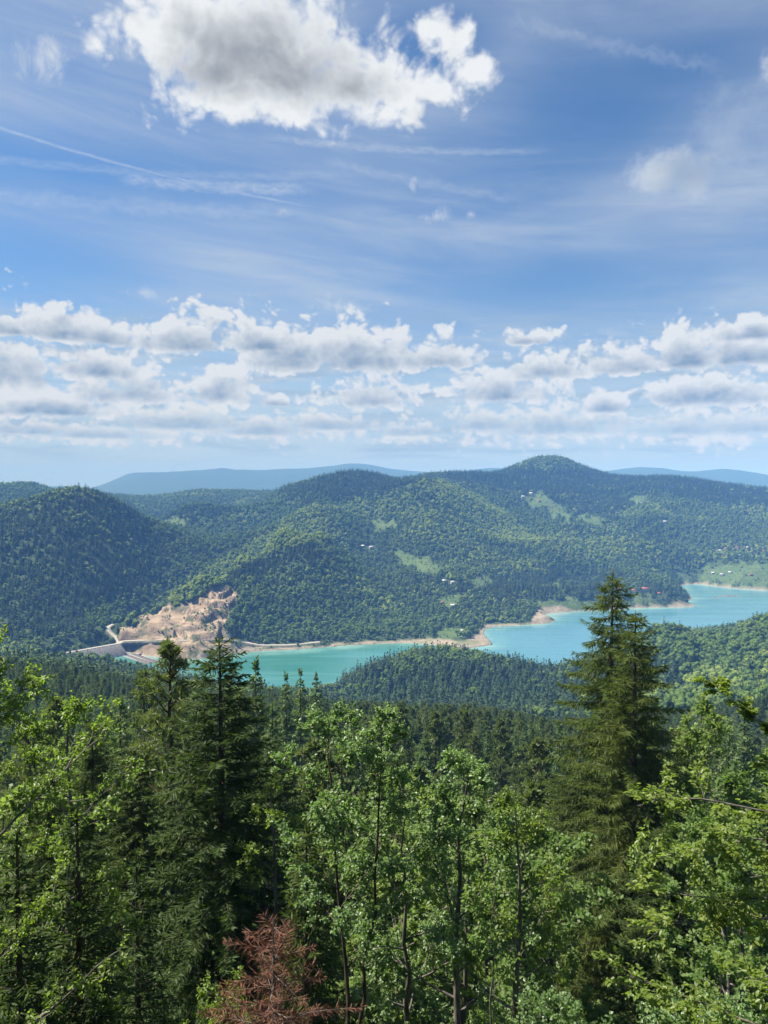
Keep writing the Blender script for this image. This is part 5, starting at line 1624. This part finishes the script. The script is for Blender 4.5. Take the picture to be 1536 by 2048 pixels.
# the beech whose trunk stands outside the picture: its limbs come in from the right
def reach_tree(name, cat, label, foot_px, r, limb_paths, leaf, bark, seed, leaf_len=0.085, dens=1.0, trunk_top=None):
    rr = np.random.default_rng(seed)
    fp = at(foot_px, 1500, r)
    fz = gz(fp.x, fp.y) - 0.1
    base = np.array([fp.x, fp.y, fz])
    topz = at(foot_px, trunk_top, r).z - fz
    n = 10
    zz = np.linspace(0, 1, n)
    tp = np.c_[np.cumsum(rr.normal(0, 0.05, (n, 2)), 0), zz * topz]; tp[0, :2] = 0
    parts = [('trunk', mesh_from('trunk', *tube(tp, 0.17 * (1 - 0.85 * zz) + 0.01, 9), MAT[bark], True))]
    # the far side of the crown, away from the view
    yt = trunk_top
    limb_paths = limb_paths + [([(foot_px + 40, y0, r), (foot_px + 110 + 12 * k, y0 - 25, r + 0.25 * (k % 3)), (foot_px + 190 + 20 * (k % 4), y0 - 55, r + 0.5 * (k % 3))], 0.016, 0.40)
                               for k, y0 in enumerate(np.linspace(yt + 15, yt + 420, 8))]
    limb_paths.append(([(foot_px + 10, yt, r), (foot_px + 25, yt - 45, r + 0.1), (foot_px + 30, yt - 95, r + 0.1)], 0.014, 0.36))
    c_, d_, n_ = [], [], []
    for path, thick, spread in limb_paths:
        P = np.array([np.array(at(x, y, rad)) - base for x, y, rad in path])
        # start the limb on the trunk
        z0 = np.clip(P[0, 2] - 0.5, 0.2, topz)
        P = np.r_[[[np.interp(z0, tp[:, 2], tp[:, 0]), np.interp(z0, tp[:, 2], tp[:, 1]), z0]], P]
        s = np.r_[0, np.cumsum(np.linalg.norm(np.diff(P, axis=0), axis=1))]
        m_ = 16
        q = np.stack([np.interp(np.linspace(0, s[-1], m_), s, P[:, k]) for k in range(3)], 1)
        for _ in range(2): q[1:-1] = (q[:-2] + q[1:-1] * 2 + q[2:]) / 4
        ps = [tube(q, thick * np.linspace(1, 0.25, m_), 6)]
        L = s[-1]
        nsub = int(16 * dens * L / 2)
        for j in range(nsub):
            u = rr.uniform(0.34, 1.0)
            b = np.array([np.interp(u, np.linspace(0, 1, m_), q[:, k]) for k in range(3)])
            k0 = min(int(u * (m_ - 1)), m_ - 2)
            t = unit(q[k0 + 1] - q[k0])
            dd = t * 0.8 + rr.normal(0, 0.6, 3) * np.array([1, 1, 0.55]) + np.array([0, 0, 0.12])
            l2 = spread * rr.uniform(0.5, 1.2)
            cq = curve_pts(b, dd, l2, -0.15, rr, 5, 0.14)
            ps.append(tube(cq, np.linspace(0.007, 0.002, 5), 3))
            for w in range(5):
                v = rr.uniform(0.2, 1.0)
                tq = np.array([np.interp(v, np.linspace(0, 1, 5), cq[:, k]) for k in range(3)])
                td = unit(unit(cq[-1] - cq[0]) * 0.8 + rr.normal(0, 0.5, 3) * np.array([1, 1, 0.4]))
                nl = 12
                vv = np.linspace(0.1, 1, nl)
                tl = spread * rr.uniform(0.3, 0.6)
                sd = unit(np.cross(td, [0, 0, 1.0]))
                alt = np.where(np.arange(nl) % 2 == 0, 1.0, -1.0)
                c_.append(tq + td * (vv * tl)[:, None] + rr.normal(0, 0.012, (nl, 3)))
                ld = td * 0.75 + sd * alt[:, None] * 0.8 + rr.normal(0, 0.25, (nl, 3)); ld[:, 2] -= 0.12
                d_.append(ld)
                nm = rr.normal(0, 0.42, (nl, 3)); nm[:, 2] += 1.0
                n_.append(nm)
        parts.append(('limb', mesh_from('limb', *join(ps), MAT[bark], True)))
    c_, d_, n_ = np.concatenate(c_), np.concatenate(d_), np.concatenate(n_)
    L_ = leaf_len * rr.uniform(0.65, 1.25, len(c_))
    parts.append(('leaves', mesh_from('leaves', *leaves6(c_, d_, unit(n_), L_, L_ * 0.6), MAT[leaf])))
    o = bpy.data.objects.new(name, None)
    COL.objects.link(o)
    o.location = base
    tag(o, label, cat)
    for pn, me in parts:
        c = link(pn, me, o)
        if pn == 'leaves': c['kind'] = 'stuff'


reach_tree('beech_tree', 'beech', 'beech reaching in from the right with leafy boughs in front of the spruces', 1800, 9.5,
           [([(1640, 1640, 9.4), (1536, 1625, 9.2), (1450, 1606, 9.1), (1390, 1592, 9.0), (1330, 1598, 9.0), (1275, 1612, 8.9)], 0.020, 0.42),
            ([(1640, 1680, 9.5), (1530, 1676, 9.4), (1470, 1682, 9.3), (1400, 1700, 9.2), (1330, 1712, 9.2)], 0.016, 0.36),
            ([(1660, 1800, 9.5), (1540, 1795, 9.3), (1440, 1800, 9.2), (1350, 1785, 9.1), (1285, 1790, 9.0)], 0.018, 0.42),
            ([(1660, 1830, 9.6), (1560, 1840, 9.5), (1470, 1835, 9.4), (1380, 1845, 9.2), (1310, 1850, 9.2)], 0.016, 0.36),
            ([(1650, 1760, 9.0), (1570, 1745, 8.9), (1500, 1755, 8.9)], 0.014, 0.40)],
           'leaf_beech', 'bark_grey', 411, 0.060, 0.85, 1250)
reach_tree('beech_tree', 'beech', 'beech sprig pointing up at the right edge in front of the meadow', 1760, 10.5,
           [([(1640, 1500, 10.4), (1560, 1462, 10.3), (1500, 1432, 10.2), (1455, 1398, 10.2), (1425, 1362, 10.1)], 0.012, 0.17),
            ([(1640, 1580, 10.5), (1580, 1550, 10.4), (1530, 1530, 10.3)], 0.012, 0.25)],
           'leaf_beech', 'bark_grey', 412, 0.06, 1.5, 1300)
reach_tree('beech_tree', 'beech', 'low beech boughs crossing the lower right corner', 1740, 8.5,
           [([(1640, 2090, 8.4), (1540, 2062, 8.4), (1440, 2020, 8.4), (1350, 1985, 8.3), (1250, 1950, 8.3)], 0.018, 0.36),
            ([(1640, 2120, 8.4), (1500, 2085, 8.4), (1400, 2075, 8.3), (1290, 2040, 8.3)], 0.016, 0.36),
            ([(1620, 1990, 8.6), (1560, 1975, 8.5), (1500, 1960, 8.4)], 0.014, 0.32)],
           'leaf_beech', 'bark_grey', 413, 0.055, 0.9, 1900)

def landmark(px):
    for lim, w in ((40, 'at the left edge'), (200, 'by the bright left beech'), (385, 'by the orange brown pine'), (500, 'by the broad dark fir'), (640, 'right of the broad dark fir'), (760, 'by the maple poles'),
                   (880, 'left of the silvery maple'), (1000, 'by the silvery maple'), (1110, 'left of the tall spruces'), (1330, 'by the tall spruces'), (1450, 'right of the tall spruces')):
        if px < lim: return w
    return 'at the right edge'


# ------------------------------------------------------------------ shrubs and saplings on the slope just below
SHRUBS = []
rr = np.random.default_rng(77)
for k in range(5):
    t_, l_, f_ = broadleaf(rr, 4.2, 1.35, first=0.10, nlimb=14, nsub=6, ntw=5, nleaf=16, leaf=0.075, lw=0.75, upright=0.5, six=(k % 2 == 0))
    SHRUBS.append(tree_meshes('sapling', t_, l_, f_, 'bark_grey', ('leaf_wood', 'leaf_maple', 'leaf_beech', 'leaf_wood', 'leaf_pale')[k]))
SH_LABEL = ['leafy mid green sapling', 'grey green maple sapling', 'yellow green beech sapling', 'bushy dark green sapling', 'pale leaved sapling']


def sapling(px, r, v, s, label=None):
    p = at(px, 1600, r)
    o = bpy.data.objects.new('sapling', None); COL.objects.link(o)
    o.location = (p.x, p.y, gz(p.x, p.y) - 0.15)
    o.rotation_euler = (rr.uniform(-.08, .08), rr.uniform(-.08, .08), rr.uniform(0, 6.28)); o.scale = (s, s, s * rr.uniform(0.9, 1.2))
    size = 'big ' if s > 1.05 else 'small ' if s < 0.75 else ''
    row = 'at the very front' if r < 21 else 'in the second row' if r < 31 else 'farther back'
    lab = size + SH_LABEL[v] + ' ' + row + ', ' + landmark(px)
    tag(o, label or lab, 'sapling', None if label else lab.replace('sapling', 'saplings'))
    link('stem', SHRUBS[v][0], o)
    c = link('leaves', SHRUBS[v][1], o); c['kind'] = 'stuff'
    NEAR_KEEP.append((p.x, p.y, 0.3))


sapling(1390, 13.0, 4, 0.95, 'pale leaved sapling in the lower right, below the beech boughs')
sapling(1505, 12.5, 4, 0.90, 'pale leaved sapling against the lower right edge')
sapling(1130, 14.5, 1, 0.95, 'grey green sapling at the foot of the tall spruces')
for px, r, v, sc_ in ((330, 21, 2, 0.8), (250, 17, 0, 0.7), (470, 22, 2, 0.6), (60, 15.5, 2, 0.6), (380, 18, 4, 0.6), (640, 19, 2, 0.7), (1250, 25, 2, 0.6)):
    sapling(px, r, v, sc_)
for _ in range(130):
    r = math.sqrt(rr.uniform(14.5 ** 2, 46 ** 2)); px = rr.uniform(-60, 1600)
    p = at(px, 1600, r)
    if any((p.x - a) ** 2 + (p.y - b) ** 2 < (0.6 + c) ** 2 for a, b, c in NEAR_KEEP): continue
    if abs(px - 560) < 190 and r < 17 or abs(px - 690) < 55 and r < 21 or 1075 < px < 1310 and r < 41: continue
    sapling(px, r, int(rr.integers(0, 5)), rr.uniform(0.55, 1.15) * (1.25 if r > 24 else 1.0))

# ------------------------------------------------------------------ the wood behind them
for px, py, r, kind in ((512, 1316, 105, 'spruce_tree'), (572, 1346, 150, 'spruce_tree'), (601, 1338, 165, 'spruce_tree'), (632, 1346, 175, 'spruce_tree'), (172, 1425, 80, 'spruce_tree'), (240, 1395, 95, 'spruce_tree'), (205, 1440, 70, 'spruce_tree'),
                        (290, 1350, 120, 'pine_tree'), (395, 1350, 105, 'spruce_tree'), (120, 1400, 100, 'pine_tree'), (480, 1390, 85, 'pine_tree'), (545, 1410, 80, 'spruce_tree'), (1120, 1445, 120, 'spruce_tree'), (1075, 1480, 90, 'pine_tree'),
                        (930, 1420, 160, 'pine_tree'), (870, 1425, 150, 'pine_tree'), (800, 1410, 150, 'pine_tree'), (760, 1440, 120, 'pine_tree'), (1000, 1440, 150, 'pine_tree'), (1490, 1420, 120, 'spruce_tree'), (1460, 1440, 140, 'spruce_tree')):
    x, y = spot(px, r)
    THINGS.append((kind, x, y, top_height(px, py, r), int(g.integers(0, 4))))
    NEAR_KEEP.append((x, y, 1.5))
for px, py, r in ((800, 1700, 30), (700, 1600, 33), (870, 1560, 36), (980, 1600, 34), (540, 1660, 34), (20, 1560, 34), (1480, 1650, 30), (1400, 1620, 34), (1110, 1650, 30),
                  (1540, 1720, 26), (640, 1720, 28), (480, 1660, 42), (760, 1540, 44), (930, 1640, 28), (1060, 1700, 27), (160, 1480, 48), (1300, 1560, 52), (1450, 1560, 38)):
    x, y = spot(px, r)
    THINGS.append(('broadleaf_tree', x, y, max(6, top_height(px, py, r)), int(g.integers(0, 4))))
    NEAR_KEEP.append((x, y, 1.2))
mix_a = (('spruce_tree', 0.45), ('pine_tree', 0.33), ('broadleaf_tree', 0.22))
mix_b = (('spruce_tree', 0.36), ('pine_tree', 0.42), ('broadleaf_tree', 0.22))
mix_c = (('spruce_tree', 0.40), ('broadleaf_tree', 0.60))
THINGS += fill(56, 46, 85, (-70, 700), mix_a, (13, 19), 2.6, 51, cap)
THINGS += fill(45, 50, 85, (640, 1180), mix_b, (13, 18), 2.6, 52, cap)
THINGS += fill(45, 46, 95, (1200, 1610), mix_c, (11, 17), 2.6, 53, cap)
THINGS += fill(420, 85, 260, (-60, 1600), mix_b, (13, 20), 2.5, 54, cap)
THINGS.sort(key=lambda t: math.hypot(t[1], t[2]) / t[3])
ADJ = {'spruce_tree': 'dark spruce', 'pine_tree': 'brownish green pine', 'broadleaf_tree': 'leafy green tree'}
CATS = {'spruce_tree': 'spruce', 'pine_tree': 'pine', 'broadleaf_tree': 'tree'}
BASE_H = {'spruce_tree': 18.0, 'pine_tree': 18.0, 'broadleaf_tree': 13.0}
count = {}
for kind, x, y, h, v in THINGS:
    k = count[kind] = count.get(kind, 0) + 1
    r = math.hypot(x, y)
    px = 768 + x / y * FPX
    side = 'left of the dark fir' if px < 440 else 'between dark fir and maples' if px < 700 else 'behind the silvery maple' if px < 1150 else 'right of the tall spruces'
    if r < 120:
        depth = 'in the third row, ' if r < 38 else 'just behind the front trees, ' if r < 62 else 'a little down the slope, ' if r < 90 else 'midway down the slope, '
        look = 'tall' if h > BASE_H[kind] * 0.95 else 'shorter' if h < BASE_H[kind] * 0.75 else 'middling'
        lab = '%s %s %s%s' % (look, ADJ[kind], depth, landmark(px))
    else:
        lab = '%s in the wood %s the slope, %s' % (ADJ[kind], 'down' if r < 175 else 'far down', landmark(px).replace('by the', 'behind the'))
    s = h / BASE_H[kind]
    tm, cm, wm = MIDS[kind][v]
    rot = float(g.uniform(0, 6.28))
    sx = s ** 0.6
    if r < 130:
        o = bpy.data.objects.new(kind, None); COL.objects.link(o)
        link('trunk', tm, o)
        c = link('crown', cm, o); c['kind'] = 'stuff'
    else:
        o = link(kind, wm)
    o.location = (x, y, gz(x, y) - 0.2); o.rotation_euler = (0, 0, rot); o.scale = (sx, sx, s)
    tag(o, lab, CATS[kind], lab.replace(ADJ[kind], {'spruce_tree': 'dark spruces', 'pine_tree': 'brownish green pines', 'broadleaf_tree': 'leafy green trees'}[kind], 1))
print('near things', count)

# farther down the slope the wood is one mass
gg = np.random.default_rng(66)
r_ = np.sqrt(gg.uniform(150 ** 2, 600 ** 2, 9500 + 3800)); a_ = gg.uniform(-0.85, 0.85, 9500 + 3800)
x_, y_ = np.sin(a_) * r_, np.cos(a_) * r_
z_ = grid_at(x_, y_, ZG)
kx = np.array([t[1] for t in THINGS]); ky = np.array([t[2] for t in THINGS])
ok = np.array([((kx - a) ** 2 + (ky - b) ** 2).min() > 5.0 for a, b in zip(x_, y_)]) & (grid_at(x_, y_, MG['meadow']) < 0.35)
px_, _ = to_photo(x_, y_, z_)
con = gg.random(len(x_)) < np.where(px_ < 640, 0.55, np.where(px_ < 1180, 0.60, 0.42))
s_ = gg.uniform(0.75, 1.1, len(x_))
for _ in range(5):
    _, ty = to_photo(x_, y_, z_ + 18 * s_)
    s_ = np.where(ty < np.interp(px_, CAPX, CAPY), s_ * 0.9, s_)
ok &= s_ > 0.35
src_mid_c = source_set('wood_conifer', [MIDS['spruce_tree'][0][2], MIDS['spruce_tree'][1][2], MIDS['pine_tree'][0][2], MIDS['pine_tree'][2][2], MIDS['spruce_tree'][3][2]])
src_mid_b = source_set('wood_broadleaf', [m_[2] for m_ in MIDS['broadleaf_tree']])
P_ = np.c_[x_, y_, z_ - 0.3]; A_ = gg.uniform(0, 6.28, len(x_))
q = ok & con
scatter('conifer_woods', 'conifer wood running down the slope towards the lake', src_mid_c, P_[q], s_[q], A_[q], gg.integers(0, 5, q.sum()))
q = ok & ~con
scatter('broadleaf_woods', 'broadleaf wood mixed into the slope towards the lake', src_mid_b, P_[q], s_[q], A_[q], gg.integers(0, 4, q.sum()))

# undergrowth over the forest floor
def bush(rng, n, R_, leaf):
    d = unit(rng.normal(0, 1, (n, 3))); d[:, 2] = np.abs(d[:, 2])
    c = d * R_ * rng.uniform(0.3, 1.0, (n, 1)) ** 0.6 * np.array([1, 1, 0.75])
    nm = rng.normal(0, 0.5, (n, 3)); nm[:, 2] += 1
    L_ = leaf * rng.uniform(0.6, 1.3, n)
    return blades(c, d + rng.normal(0, 0.7, (n, 3)), unit(nm), L_, L_ * 0.7, 0.15, 0.45)
src_bush = source_set('undergrowth_tuft', [mesh_from('undergrowth_tuft', *bush(rr, 420, 0.85, 0.15), MAT[k]) for k in ('leaf_wood', 'leaf_wood', 'leaf_maple', 'leaf_beech')])
nU = 6500
r_ = np.sqrt(gg.uniform(6 ** 2, 130 ** 2, nU)); r_[:2600] = np.sqrt(gg.uniform(8 ** 2, 42 ** 2, 2600)); a_ = gg.uniform(-0.62, 0.62, nU)
x_, y_ = np.sin(a_) * r_, np.cos(a_) * r_
z_ = grid_at(x_, y_, ZG)
scatter('undergrowth', 'leafy undergrowth covering the slope under the trees', src_bush, np.c_[x_, y_, z_ - 0.1], gg.uniform(0.5, 1.5, nU), gg.uniform(0, 6.28, nU), gg.integers(0, 4, nU))
